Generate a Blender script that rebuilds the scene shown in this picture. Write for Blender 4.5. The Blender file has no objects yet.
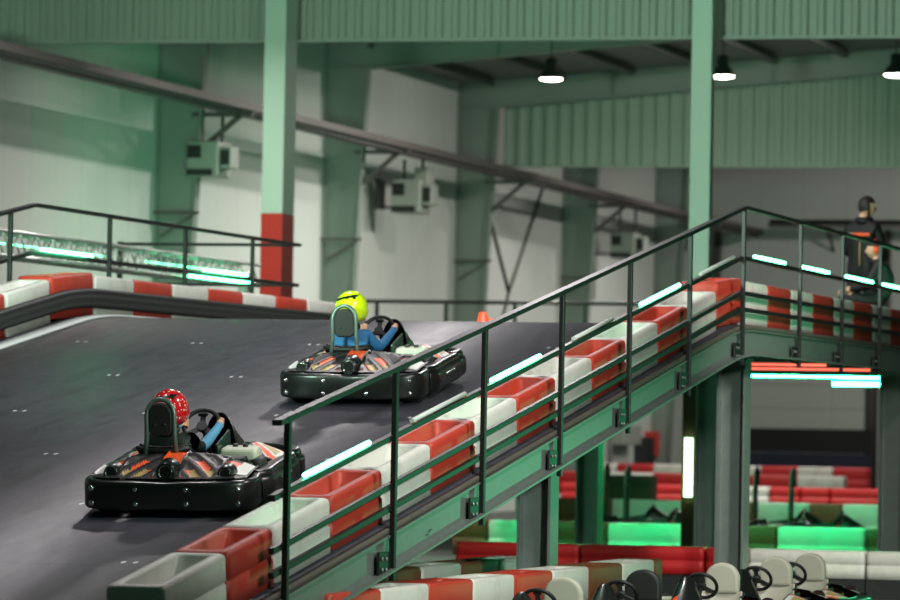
import bpy, bmesh, math, random
from mathutils import Vector as V, Matrix, Quaternion

random.seed(7)
SC = bpy.context.scene
COL = SC.collection
PI = math.pi
sin, cos = math.sin, math.cos

# ------------------------------------------------------------------ camera frame
YAW, ROLL, FPX, CAMZ = math.radians(15.42), 0.018, 4400.0, 1.75
PITCH = math.atan(131 / FPX)
Fh = V((-sin(YAW), cos(YAW), 0)); R0 = V((cos(YAW), sin(YAW), 0)); Z = V((0, 0, 1))
FW = Fh * cos(PITCH) + Z * sin(PITCH)
U0 = Z * cos(PITCH) - Fh * sin(PITCH)
RT = R0 * cos(ROLL) + U0 * sin(ROLL)
UP = U0 * cos(ROLL) - R0 * sin(ROLL)
EYE = V((0, 0, CAMZ))

def ray(px, py):
    return FW + RT * ((px - 450) / FPX) + UP * ((300 - py) / FPX)

def at_x(px, py, x):
    r = ray(px, py); return EYE + r * (x / r.x)

def at_y(px, py, y):
    r = ray(px, py); return EYE + r * (y / r.y)

def at_z(px, py, z):
    r = ray(px, py); return EYE + r * ((z - CAMZ) / r.z)

# ------------------------------------------------------------------ the ramp profile
YC, ZC, SL = 43.8, 2.9, 0.1475
Y_FOOT = YC - ZC / SL

def zd(y):
    k = 0.8
    if y < YC - k: return ZC - SL * (YC - y)
    if y > YC + k: return ZC
    t = y - (YC - k)
    return ZC - SL * k + SL * t - SL / (4 * k) * t * t

def deck_hit(px, py):
    r = ray(px, py)
    lo, hi = 20.0, 43.0
    for _ in range(60):
        m = (lo + hi) / 2
        p = EYE + r * m
        if p.z > zd(p.y): lo = m
        else: hi = m
    return EYE + r * lo

# ------------------------------------------------------------------ materials
def lin(c):
    out = []
    for v in c:
        v /= 255.0
        out.append(v / 12.92 if v <= 0.04045 else ((v + 0.055) / 1.055) ** 2.4)
    return out

def math_node(nt, op, a, b=None, c=None):
    n = nt.nodes.new('ShaderNodeMath'); n.operation = op
    for i, v in enumerate((a, b, c)):
        if v is None: continue
        if isinstance(v, (int, float)): n.inputs[i].default_value = v
        else: nt.links.new(v, n.inputs[i])
    return n.outputs[0]

def mix_node(nt, fac, a, b):
    n = nt.nodes.new('ShaderNodeMix'); n.data_type = 'RGBA'
    for s, v in ((0, fac), (6, a), (7, b)):
        if isinstance(v, (int, float)): n.inputs[s].default_value = v
        elif isinstance(v, (tuple, list)): n.inputs[s].default_value = (v[0], v[1], v[2], 1)
        else: nt.links.new(v, n.inputs[s])
    return n.outputs[2]

MATS = {}
def mat(name, rgb, rough=0.5, metal=0.0, var=0.10, scale=6.0, dirt=0.0, dirt_rgb=(60, 50, 42), bump=0.0, coat=0.0, stretch=None):
    if name in MATS: return MATS[name]
    m = bpy.data.materials.new(name); m.use_nodes = True
    nt = m.node_tree; bs = nt.nodes['Principled BSDF']
    base = lin(rgb)
    tc = nt.nodes.new('ShaderNodeTexCoord')
    oi = nt.nodes.new('ShaderNodeObjectInfo')
    add = nt.nodes.new('ShaderNodeVectorMath'); add.operation = 'ADD'
    sc = nt.nodes.new('ShaderNodeVectorMath'); sc.operation = 'SCALE'
    cmb = nt.nodes.new('ShaderNodeCombineXYZ')
    for i in range(3): nt.links.new(oi.outputs['Random'], cmb.inputs[i])
    nt.links.new(cmb.outputs[0], sc.inputs[0]); sc.inputs['Scale'].default_value = 37.0
    nt.links.new(tc.outputs['Object'], add.inputs[0]); nt.links.new(sc.outputs[0], add.inputs[1])
    vec = add.outputs[0]
    if stretch:
        mp = nt.nodes.new('ShaderNodeMapping'); mp.inputs['Scale'].default_value = stretch
        nt.links.new(vec, mp.inputs[0]); vec = mp.outputs[0]
    no = nt.nodes.new('ShaderNodeTexNoise'); no.inputs['Scale'].default_value = scale; no.inputs['Detail'].default_value = 5
    nt.links.new(vec, no.inputs['Vector'])
    lo = [c * (1 - var) for c in base]; hi = [min(1, c * (1 + var)) for c in base]
    col = mix_node(nt, no.outputs[0], lo, hi)
    if dirt > 0:
        n2 = nt.nodes.new('ShaderNodeTexNoise'); n2.inputs['Scale'].default_value = scale * 0.6; n2.inputs['Detail'].default_value = 8
        n2.inputs['Roughness'].default_value = 0.7
        nt.links.new(vec, n2.inputs['Vector'])
        f = math_node(nt, 'SMOOTH_MIN', 1.0, math_node(nt, 'MULTIPLY', math_node(nt, 'MAXIMUM', math_node(nt, 'SUBTRACT', n2.outputs[0], 0.5), 0.0), dirt * 5), 0.1)
        col = mix_node(nt, f, col, lin(dirt_rgb))
    nt.links.new(col, bs.inputs['Base Color'])
    bs.inputs['Roughness'].default_value = rough; bs.inputs['Metallic'].default_value = metal
    if coat: bs.inputs['Coat Weight'].default_value = coat; bs.inputs['Coat Roughness'].default_value = 0.08
    if bump:
        b = nt.nodes.new('ShaderNodeBump'); b.inputs['Strength'].default_value = bump; b.inputs['Distance'].default_value = 0.02
        nt.links.new(no.outputs[0], b.inputs['Height']); nt.links.new(b.outputs[0], bs.inputs['Normal'])
    MATS[name] = m
    return m

def glow(name, rgb, strength):
    if name in MATS: return MATS[name]
    m = bpy.data.materials.new(name); m.use_nodes = True
    bs = m.node_tree.nodes['Principled BSDF']
    bs.inputs['Base Color'].default_value = (0.8, 0.8, 0.8, 1)
    bs.inputs['Emission Color'].default_value = (*rgb, 1); bs.inputs['Emission Strength'].default_value = strength
    MATS[name] = m
    return m

def deck_material():
    m = bpy.data.materials.new('track_panels'); m.use_nodes = True
    nt = m.node_tree; bs = nt.nodes['Principled BSDF']
    tc = nt.nodes.new('ShaderNodeTexCoord'); sp = nt.nodes.new('ShaderNodeSeparateXYZ')
    nt.links.new(tc.outputs['Object'], sp.inputs[0])
    x, y = sp.outputs[0], sp.outputs[1]
    def noise(scale, st, detail=5):
        mp = nt.nodes.new('ShaderNodeMapping'); mp.inputs['Scale'].default_value = st
        nt.links.new(tc.outputs['Object'], mp.inputs[0])
        n = nt.nodes.new('ShaderNodeTexNoise'); n.inputs['Scale'].default_value = scale; n.inputs['Detail'].default_value = detail
        nt.links.new(mp.outputs[0], n.inputs['Vector']); return n.outputs[0]
    big = noise(0.5, (1, 0.35, 1)); fine = noise(9, (1, 0.25, 1), 8)
    streak = noise(2.2, (1.6, 0.07, 1), 3)
    f = math_node(nt, 'ADD', math_node(nt, 'MULTIPLY', big, 0.5), math_node(nt, 'MULTIPLY', fine, 0.5))
    col = mix_node(nt, f, lin((44, 42, 49)), lin((74, 70, 82)))
    # tyre scuffs run up the ramp
    st = math_node(nt, 'MULTIPLY', math_node(nt, 'MAXIMUM', math_node(nt, 'SUBTRACT', streak, 0.54), 0.0), 4.5)
    col = mix_node(nt, math_node(nt, 'MINIMUM', st, 0.55), col, lin((30, 29, 32)))
    # one long curved skid mark near the wall side edge
    pts = [deck_hit(*q) for q in ((2, 378), (52, 355), (102, 324))]
    (xa, ya), (xb, yb2), (xc, yc) = [(p.x, p.y) for p in pts]
    def lag(yv):
        t = lambda p, q, r_: math_node(nt, 'MULTIPLY', math_node(nt, 'SUBTRACT', yv, q[1]), math_node(nt, 'MULTIPLY', math_node(nt, 'SUBTRACT', yv, r_[1]), p[0] / ((p[1] - q[1]) * (p[1] - r_[1]))))
        A_, B_, C_ = (xa, ya), (xb, yb2), (xc, yc)
        return math_node(nt, 'ADD', t(A_, B_, C_), math_node(nt, 'ADD', t(B_, A_, C_), t(C_, A_, B_)))
    dx_ = math_node(nt, 'ABSOLUTE', math_node(nt, 'SUBTRACT', x, lag(y)))
    mk = math_node(nt, 'MAXIMUM', math_node(nt, 'SUBTRACT', 1.0, math_node(nt, 'DIVIDE', dx_, 0.13)), 0.0)
    mk = math_node(nt, 'MULTIPLY', mk, math_node(nt, 'GREATER_THAN', y, 34.0))
    col = mix_node(nt, math_node(nt, 'MULTIPLY', mk, 0.75), col, lin((26, 25, 28)))
    # panel joints
    fy = math_node(nt, 'FRACT', math_node(nt, 'DIVIDE', y, 2.44)); fx = math_node(nt, 'FRACT', math_node(nt, 'DIVIDE', x, 1.22))
    joint = math_node(nt, 'MAXIMUM', math_node(nt, 'LESS_THAN', fy, 0.010), math_node(nt, 'MULTIPLY', math_node(nt, 'LESS_THAN', fx, 0.006), 0.6))
    col = mix_node(nt, math_node(nt, 'MULTIPLY', joint, 0.7), col, lin((24, 24, 26)))
    # pairs of bolt heads beside the joints
    u = math_node(nt, 'MULTIPLY', math_node(nt, 'FRACT', math_node(nt, 'DIVIDE', x, 0.61 * 2)), 1.22)
    v = math_node(nt, 'SUBTRACT', math_node(nt, 'MULTIPLY', fy, 2.44), 0.16)
    v = math_node(nt, 'MULTIPLY', v, 0.42)
    dots = None
    for c in (0.50, 0.59):
        du = math_node(nt, 'SUBTRACT', u, c)
        d = math_node(nt, 'ADD', math_node(nt, 'MULTIPLY', du, du), math_node(nt, 'MULTIPLY', v, v))
        d = math_node(nt, 'LESS_THAN', d, 0.017 ** 2)
        dots = d if dots is None else math_node(nt, 'MAXIMUM', dots, d)
    col = mix_node(nt, dots, col, lin((205, 205, 205)))
    nt.links.new(col, bs.inputs['Base Color'])
    r = math_node(nt, 'ADD', 0.36, math_node(nt, 'MULTIPLY', fine, 0.22))
    nt.links.new(r, bs.inputs['Roughness'])
    b = nt.nodes.new('ShaderNodeBump'); b.inputs['Strength'].default_value = 0.12; b.inputs['Distance'].default_value = 0.01
    nt.links.new(fine, b.inputs['Height']); nt.links.new(b.outputs[0], bs.inputs['Normal'])
    return m

def panel_wall_material(name, rgb, axis, pitch, width, dark=0.72, rough=0.55, zp=None):
    m = bpy.data.materials.new(name); m.use_nodes = True
    nt = m.node_tree; bs = nt.nodes['Principled BSDF']
    tc = nt.nodes.new('ShaderNodeTexCoord'); sp = nt.nodes.new('ShaderNodeSeparateXYZ')
    nt.links.new(tc.outputs['Object'], sp.inputs[0])
    c = sp.outputs[axis]
    f = math_node(nt, 'LESS_THAN', math_node(nt, 'FRACT', math_node(nt, 'DIVIDE', c, pitch)), width / pitch)
    if zp:
        f = math_node(nt, 'MAXIMUM', f, math_node(nt, 'LESS_THAN', math_node(nt, 'FRACT', math_node(nt, 'DIVIDE', sp.outputs[2], zp)), 0.05 / zp))
    n = nt.nodes.new('ShaderNodeTexNoise'); n.inputs['Scale'].default_value = 0.6; n.inputs['Detail'].default_value = 4
    nt.links.new(tc.outputs['Object'], n.inputs['Vector'])
    base = lin(rgb)
    col = mix_node(nt, n.outputs[0], [b * 0.93 for b in base], [min(1, b * 1.05) for b in base])
    col = mix_node(nt, f, col, [b * dark for b in base])
    nt.links.new(col, bs.inputs['Base Color']); bs.inputs['Roughness'].default_value = rough
    return m

# ------------------------------------------------------------------ mesh building
class MB:
    def __init__(s): s.bm = bmesh.new()
    def _f(s, vs, m=0, smooth=False):
        try: f = s.bm.faces.new(vs)
        except ValueError: return None
        f.material_index = m; f.smooth = smooth; return f
    def quad_loop(s, A, B, m=0, smooth=True, closed=True):
        n = len(A)
        for i in range(n if closed else n - 1):
            j = (i + 1) % n
            s._f((A[i], A[j], B[j], B[i]), m, smooth)
    def box(s, c, d, m=0, M=None):
        c = V(c); vs = []
        for z in (-.5, .5):
            for x, y in ((-.5, -.5), (.5, -.5), (.5, .5), (-.5, .5)):
                p = V((x * d[0], y * d[1], z * d[2]))
                if M is not None: p = M @ p
                vs.append(s.bm.verts.new(c + p))
        for q in ((3, 2, 1, 0), (4, 5, 6, 7), (0, 1, 5, 4), (1, 2, 6, 5), (2, 3, 7, 6), (3, 0, 4, 7)):
            s._f([vs[i] for i in q], m)
        return s
    def bar(s, p0, p1, w, h, m=0, up=(0, 0, 1)):
        p0, p1, up = V(p0), V(p1), V(up)
        t = (p1 - p0).normalized(); sd = t.cross(up)
        if sd.length < 1e-5: sd = t.cross(V((0, 1, 0)))
        sd.normalize(); u = sd.cross(t)
        A, B = [], []
        for a, b in ((-1, -1), (1, -1), (1, 1), (-1, 1)):
            o = sd * (a * w / 2) + u * (b * h / 2)
            A.append(s.bm.verts.new(p0 + o)); B.append(s.bm.verts.new(p1 + o))
        s.quad_loop(A, B, m, False); s._f(A[::-1], m); s._f(B, m)
        return s
    def sweep(s, path, prof, m=0, up=(0, 0, 1), closed=False, smooth=True, scale=None, caps=True):
        path = [V(p) for p in path]; up = V(up); n = len(path); rings = []
        for i, p in enumerate(path):
            a = path[(i - 1) % n] if (closed or i > 0) else p
            b = path[(i + 1) % n] if (closed or i < n - 1) else p
            t = (b - a).normalized(); sd = t.cross(up)
            if sd.length < 1e-5: sd = t.cross(V((0, 1, 0.01)))
            sd.normalize(); u = sd.cross(t)
            k = scale[i] if scale else 1.0
            kx, ky = k if isinstance(k, tuple) else (k, k)
            rings.append([s.bm.verts.new(p + sd * (x * kx) + u * (y * ky)) for x, y in prof])
        for i in range(n if closed else n - 1):
            s.quad_loop(rings[i], rings[(i + 1) % n], m, smooth)
        if not closed and caps:
            s._f(rings[0][::-1], m); s._f(rings[-1], m)
        return s
    def tube(s, path, r, n=8, m=0, closed=False, up=(0, 0, 1), scale=None):
        prof = [(r * cos(2 * PI * k / n), r * sin(2 * PI * k / n)) for k in range(n)]
        return s.sweep(path, prof, m, up, closed, True, scale)
    def cyl(s, p0, p1, r0, r1=None, n=16, m=0):
        r1 = r0 if r1 is None else r1
        p0, p1 = V(p0), V(p1); t = (p1 - p0).normalized()
        a = t.cross(V((0, 0, 1)) if abs(t.z) < 0.9 else V((1, 0, 0))).normalized(); b = t.cross(a)
        A = [s.bm.verts.new(p0 + (a * cos(2 * PI * k / n) + b * sin(2 * PI * k / n)) * r0) for k in range(n)]
        B = [s.bm.verts.new(p1 + (a * cos(2 * PI * k / n) + b * sin(2 * PI * k / n)) * r1) for k in range(n)]
        s.quad_loop(A, B, m, True); s._f(A[::-1], m); s._f(B, m)
        return s
    def lathe(s, prof, n=24, m=0, M=None, ms=None):
        rings = []
        for r, z in prof:
            ring = []
            for k in range(n):
                p = V((r * cos(2 * PI * k / n), r * sin(2 * PI * k / n), z))
                if M is not None: p = M @ p
                ring.append(s.bm.verts.new(p))
            rings.append(ring)
        for i in range(len(rings) - 1): s.quad_loop(rings[i], rings[i + 1], ms[i] if ms else m, True)
        if prof[0][0] > 1e-4: s._f(rings[0][::-1], ms[0] if ms else m)
        if prof[-1][0] > 1e-4: s._f(rings[-1], ms[-1] if ms else m)
        return s
    def torus(s, c, R, r, nrm, n=36, k=10, m=0):
        c = V(c); nrm = V(nrm).normalized(); a = nrm.orthogonal().normalized(); b = nrm.cross(a)
        path = [c + (a * cos(2 * PI * i / n) + b * sin(2 * PI * i / n)) * R for i in range(n)]
        return s.tube(path, r, k, m, True, nrm)
    def ell(s, c, r, nu=20, nv=12, m=0, M=None, fn=None, mf=None):
        c = V(c); rows = []
        for j in range(nv + 1):
            th = PI * j / nv
            row = []
            for i in range(nu):
                ph = 2 * PI * i / nu
                d = V((sin(th) * cos(ph), sin(th) * sin(ph), cos(th)))
                p = V((d.x * r[0], d.y * r[1], d.z * r[2]))
                if fn: p = fn(d, p)
                if M is not None: p = M @ p
                row.append((c + p, d))
            rows.append(row)
        vv = []
        for j, row in enumerate(rows):
            if j in (0, nv): v = s.bm.verts.new(row[0][0]); vv.append([v] * nu)
            else: vv.append([s.bm.verts.new(p) for p, d in row])
        for j in range(nv):
            for i in range(nu):
                k = (i + 1) % nu
                q = [vv[j][i], vv[j + 1][i], vv[j + 1][k], vv[j][k]]
                u = []
                for x in q:
                    if x not in u: u.append(x)
                d = rows[j][i][1] + rows[j + 1][k][1] + rows[j][k][1] + rows[j + 1][i][1]
                mm = mf(d.normalized()) if mf else m
                if mm is None: continue
                s._f(u, mm, True)
        return s
    def grid(s, nu, nv, fn, mf=None, m=0, smooth=True):
        vs = [[s.bm.verts.new(fn(i / nu, j / nv)) for i in range(nu + 1)] for j in range(nv + 1)]
        for j in range(nv):
            for i in range(nu):
                mm = mf((i + .5) / nu, (j + .5) / nv) if mf else m
                if mm is None: continue
                s._f((vs[j][i], vs[j][i + 1], vs[j + 1][i + 1], vs[j + 1][i]), mm, smooth)
        return s
    def prism(s, poly, axis, a, b, m=0, smooth=False):
        """poly: 2-D points in the plane normal to axis; a, b: extent along axis."""
        def p3(p, t):
            return V((t, p[0], p[1])) if axis == 0 else V((p[0], t, p[1])) if axis == 1 else V((p[0], p[1], t))
        A = [s.bm.verts.new(p3(p, a)) for p in poly]; B = [s.bm.verts.new(p3(p, b)) for p in poly]
        s.quad_loop(A, B, m, smooth); s._f(A[::-1], m); s._f(B, m)
        return s
    def build(s, name, mats, parent=None, bevel=0.0, seg=2, thick=0.0, sub=0):
        bmesh.ops.recalc_face_normals(s.bm, faces=s.bm.faces[:])
        me = bpy.data.meshes.new(name); s.bm.to_mesh(me); s.bm.free()
        for m in (mats if isinstance(mats, (list, tuple)) else [mats]): me.materials.append(m)
        o = bpy.data.objects.new(name, me); COL.objects.link(o)
        if parent is not None: o.parent = parent
        if thick:
            md = o.modifiers.new('thickness', 'SOLIDIFY'); md.thickness = thick; md.offset = 0
        if sub:
            md = o.modifiers.new('subdivision', 'SUBSURF'); md.levels = sub; md.render_levels = sub
        if bevel:
            md = o.modifiers.new('edge', 'BEVEL'); md.width = bevel; md.segments = seg; md.limit_method = 'ANGLE'
            md.angle_limit = math.radians(35)
        return o

def tag(o, label, cat=None, group=None, kind=None):
    if label: o['label'] = label
    if cat: o['category'] = cat
    if group: o['group'] = group
    if kind: o['kind'] = kind
    return o

def thing(name, label, cat, loc=(0, 0, 0), rot=None, group=None, kind=None):
    o = bpy.data.objects.new(name, None); COL.objects.link(o)
    o.empty_display_size = 0.2
    o.location = loc
    if rot is not None: o.rotation_euler = rot
    return tag(o, label, cat, group, kind)

def struct(name, mb, mats, label=None, cat=None, **k):
    o = mb.build(name, mats, **k)
    o['kind'] = 'structure'
    return tag(o, label, cat)

def dup(o, parent=None, label=None, **props):
    c = o.copy(); COL.objects.link(c)
    if parent is not None: c.parent = parent
    if label: c['label'] = label
    for k, v in props.items(): c[k] = v
    for ch in o.children: dup(ch, c)
    return c

ORD = ('first second third fourth fifth sixth seventh eighth ninth tenth eleventh twelfth thirteenth fourteenth fifteenth '
       'sixteenth seventeenth eighteenth nineteenth twentieth').split()

# palette
WHITE_WALL = panel_wall_material('white_wall_panels', (196, 203, 198), 1, 1.15, 0.03, 0.86)
BACK_WALL = panel_wall_material('grey_wall_panels', (168, 170, 168), 0, 1.15, 0.03, 0.86)
DOOR_MAT = panel_wall_material('sectional_door', (172, 174, 170), 0, 3.0, 0.03, 0.75, zp=0.62)
CONCRETE = mat('dark_concrete', (62, 66, 64), 0.5, var=0.25, scale=1.2, bump=0.1)
CLAD = mat('pale_green_cladding', (138, 156, 142), 0.5, var=0.04, scale=1.0)
FRAME = mat('painted_frame_steel', (122, 134, 126), 0.5, var=0.05, scale=1.0)
ROOF = mat('roof_sheet', (120, 124, 120), 0.6, var=0.1, scale=1.0)
PURLIN = mat('purlin_steel', (80, 84, 80), 0.6, var=0.1, scale=2.0)
PALE = mat('pale_column_paint', (170, 202, 181), 0.5, var=0.04, scale=2.0)
RED_PAINT = mat('red_column_paint', (176, 40, 28), 0.5, var=0.08, scale=2.0)
TRAY = mat('tray_steel', (82, 78, 76), 0.5, 0.2, var=0.1, scale=3.0)
GALV = mat('galvanised_steel', (132, 142, 138), 0.42, 0.55, var=0.12, scale=8.0, dirt=0.12, dirt_rgb=(90, 95, 92))
BLACK_STEEL = mat('black_powder_coat', (17, 20, 19), 0.42, 0.0, var=0.1, scale=10.0)
RED_P = mat('red_barrier_plastic', (184, 58, 42), 0.5, var=0.08, scale=5.0, dirt=0.22, dirt_rgb=(95, 40, 28))
WHITE_P = mat('white_barrier_plastic', (214, 212, 205), 0.5, var=0.04, scale=5.0, dirt=0.30, dirt_rgb=(120, 116, 106))
BROWN_RED_P = mat('brown_toned_red_plastic', (120, 66, 38), 0.55, var=0.1, scale=4.0, dirt=0.2)  # under-bridge rows: red plastic's look under green light, put into this brown
RED_F = mat('crimson_barrier_plastic', (190, 30, 34), 0.5, var=0.08, scale=5.0, dirt=0.15, dirt_rgb=(80, 30, 26))
RUBBER = mat('black_rubber', (30, 31, 31), 0.55, var=0.2, scale=12.0, bump=0.15)
WOOD = mat('weathered_plank', (84, 78, 70), 0.7, var=0.3, scale=3.0, stretch=(8, 0.6, 8), dirt=0.3)
WHITE_LINE = mat('white_floor_paint', (190, 190, 192), 0.5, var=0.05, scale=6.0, dirt=0.15)
DECK = deck_material()
LED = glow('green_led', (0.60, 1.0, 0.72), 1.0)
def led_mat(name, k): return glow(name, (0.10, 1.0, 0.42), k)
LED_RAIL = glow('led_rail_tube', (0.10, 1.0, 0.42), 17.0)
LED_UNDER = glow('led_under_bridge', (0.010, 1.0, 0.30), 210.0)
LED_POST = glow('led_post_tube', (0.45, 1.0, 0.45), 6.0)
LED_RED = glow('led_red_tube', (1.0, 0.12, 0.08), 1.6)
LED_OFF = mat('frosted_tube_plastic', (205, 214, 208), 0.35, var=0.03)
YELLOW = mat('yellow_connector', (200, 160, 40), 0.5)

# ------------------------------------------------------------------ the hall
XW = -24.6
YB = 114.0
mb = MB(); mb.box((0, 60, -0.15), (70, 140, 0.3)); struct('floor', mb, CONCRETE)
mb = MB(); mb.box((XW - 0.1, 65, 5.5), (0.2, 110, 11)); struct('wall_left', mb, WHITE_WALL)
mb = MB(); mb.box((5, YB + 0.1, 6), (60, 0.2, 14)); struct('wall_back', mb, BACK_WALL)

def roof_z(x): return 9.10 + 0.075 * (x - XW)
mb = MB()
mb.prism([(XW - 0.2, roof_z(XW)), (14, roof_z(14)), (14, roof_z(14) + 0.2), (XW - 0.2, roof_z(XW) + 0.2)], 1, 50, YB + 0.2)
ceil = struct('ceiling', mb, ROOF)
x = XW + 0.9
while x < 0:
    z = roof_z(x)
    MB().box((x, 84.4, z - 0.10), (0.10, 9.0, 0.18)).build('purlin', PURLIN, ceil)
    x += 1.5

# portal frames: tapered columns on the wall, rafters under the roof
def bracket_arm(mb, y, x0, x1, z0, z1, w=0.09):
    mb.bar((x0, y, z0), (x1, y, z1), w, w, 0, (0, 1, 0))

FRAME_Y = (70.4, 80.0, 89.6, 98.9, 108.6)
FRAME_WORD = ('behind the red-based post', 'second along the white wall', 'third along the white wall carrying the far cladding',
              'fourth along the white wall', 'fifth along the white wall at the back')
for i, fy in enumerate(FRAME_Y):
    t = thing('portal_frame', 'pale green tapered steel portal frame, ' + FRAME_WORD[i], 'portal frame', (XW, fy, 0), None,
              'portal frames along the white wall', 'structure')
    hz = 8.6
    c = MB()
    d0, d1 = 0.42, 0.86
    c.prism([(0.0, 0), (d0, 0), (d1, hz), (d1, roof_z(XW + d1) - .04), (0, roof_z(XW) - .04)], 1, -0.012, 0.012)
    c.bar((d0, 0, 0), (d1, 0, hz), 0.22, 0.03, 0, (1, 0, 0)); c.box((0.03, 0, hz / 2 + .2), (0.03, 0.22, hz + .4))
    c.box((0.43, 0, hz), (0.84, 0.2, 0.03))
    c.build('column', FRAME, t)
    r = MB()
    L = 26.0
    zt0, zt1 = roof_z(XW) - 0.03, roof_z(XW + L) - 0.03
    zb0, zb1, zb2 = hz, hz + 0.30, roof_z(XW + L) - 0.45
    r.prism([(0.862, zt0 + 0.064), (L, zt1), (L, zb2), (7.0, zb0 + 0.52), (0.862, zb0)], 1, -0.012, 0.012)
    r.bar((0, 0, zt0), (L, 0, zt1), 0.2, 0.03, 0, (0, 0, 1))
    r.bar((0.86, 0, zb0), (7.0, 0, zb0 + 0.52), 0.2, 0.03, 0, (0, 0, 1)); r.bar((7.0, 0, zb0 + 0.52), (L, 0, zb2), 0.2, 0.03, 0, (0, 0, 1))
    for k in range(1, 6):
        xx = 3.4 * k
        r.box((xx, 0, zb0 + 0.075 * xx + 0.25), (0.03, 0.16, 0.42))
    r.build('rafter', FRAME, t)
    b = MB()
    b.bar((0.74, 0.02, 6.40), (1.45, 0.02, 7.0), 0.08, 0.08, 0, (0, 1, 0)); b.bar((0.6, 0.02, 7.02), (1.68, 0.02, 7.02), 0.08, 0.08, 0, (0, 1, 0))
    b.build('tray_bracket', TRAY, t)
    b = MB()
    b.bar((0.0, -0.12, 5.35), (0.80, -0.12, 5.35), 0.05, 0.05, 0, (0, 1, 0)); b.bar((0.12, -0.12, 4.95), (0.72, -0.12, 5.33), 0.035, 0.035, 0, (0, 1, 0))
    b.build('small_bracket', TRAY, t)

def corrugated(name, x0, x1, y, z0, zfun, pitch, depth, material, label):
    m_ = MB(); pts = []
    x = x0
    while x < x1:
        for dx, dy in ((0, 0), (0.28, 0), (0.42, depth), (0.86, depth)):
            pts.append((x + dx * pitch, y + dy))
        x += pitch
    A = [m_.bm.verts.new((px, py, z0)) for px, py in pts]; B = [m_.bm.verts.new((px, py, zfun(px))) for px, py in pts]
    m_.quad_loop(A, B, 0, False, False)
    m_.box(((x0 + x1) / 2, y + depth / 2, z0 - 0.02), (x1 - x0, depth + 0.06, 0.05))
    return struct(name, m_, material, label, thick=0.004)
corrugated('wall_upper_front', XW + 0.02, 6, 62.7, 7.57, lambda x: roof_z(x), 0.25, 0.045, CLAD, 'ribbed pale green cladding band hanging above the whole hall front')
corrugated('wall_upper_back', XW + 0.9, 4, 90.0, 7.40, lambda x: roof_z(x) - 0.1, 0.30, 0.05, CLAD, 'ribbed cladding band under the far rafter')

# free standing building posts
def building_post(x, y, w, d, red_to, label):
    t = thing('steel_post', label, 'post', (x, y, 0), None, 'building posts carrying the front cladding', 'thing')
    m_ = MB()
    top = roof_z(x) - 0.03
    m_.box((0, 0, (red_to + top) / 2), (w, d, top - red_to), 0)
    m_.build('shaft', PALE, t, bevel=0.012)
    if red_to > 0.1:
        tag(MB().box((0, 0, red_to / 2 + 0.01), (w * 1.01, d * 1.01, red_to - 0.02), 0).build('painted_base', RED_PAINT, t, bevel=0.012), 'red painted lower part')
    MB().box((0, 0, 0.015), (w + .2, d + .2, 0.03)).build('base_plate', FRAME, t)
    return t
pA = at_x(285, 215, -19.7)
building_post(at_y(262, 150, 61.7).x + 0.165, 62.0, 0.33, 0.58, pA.z, 'pale square steel post with a red painted foot beside the wall')
building_post(at_y(690, 150, 61.9).x + 0.15, 62.0, 0.30, 0.22, 0.0, 'plain pale steel post rising behind the top of the ramp rail')

# cable tray on the wall
t = thing('cable_tray', 'long dark steel cable tray running along the white side wall', 'cable tray', (XW, 0, 0))
m_ = MB(); m_.box((1.35, 86, 7.10), (0.68, 56, 0.05)); m_.build('tray_bed', TRAY, t)
for xx in (1.01, 1.69): MB().box((xx, 86, 7.14), (0.03, 56, 0.12)).build('tray_edge', TRAY, t)
MB().tube([(1.3, 58.0, 7.22), (1.3, 114, 7.22)], 0.05, 8).build('conduit', BLACK_STEEL, t)
MB().tube([(1.55, 58.0, 7.02), (1.55, 114, 7.02)], 0.03, 8).build('conduit', TRAY, t)
t = thing('cable_tray', 'dark horizontal cable tray crossing the grey end wall', 'cable tray', (0, YB, 0))
MB().box((-13.5, -1.2, 7.25), (18.0, 0.5, 0.08)).build('tray_bed', TRAY, t)
MB().tube([(-22.5, -1.2, 7.36), (-4.5, -1.2, 7.36)], 0.06, 8).build('conduit', BLACK_STEEL, t)
for k in range(5): MB().bar((-21 + 4 * k, -1.2, 7.2), (-21 + 4 * k, -0.05, 6.65), 0.06, 0.06, 0, (1, 0, 0)).build('bracket', TRAY, t)

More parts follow.
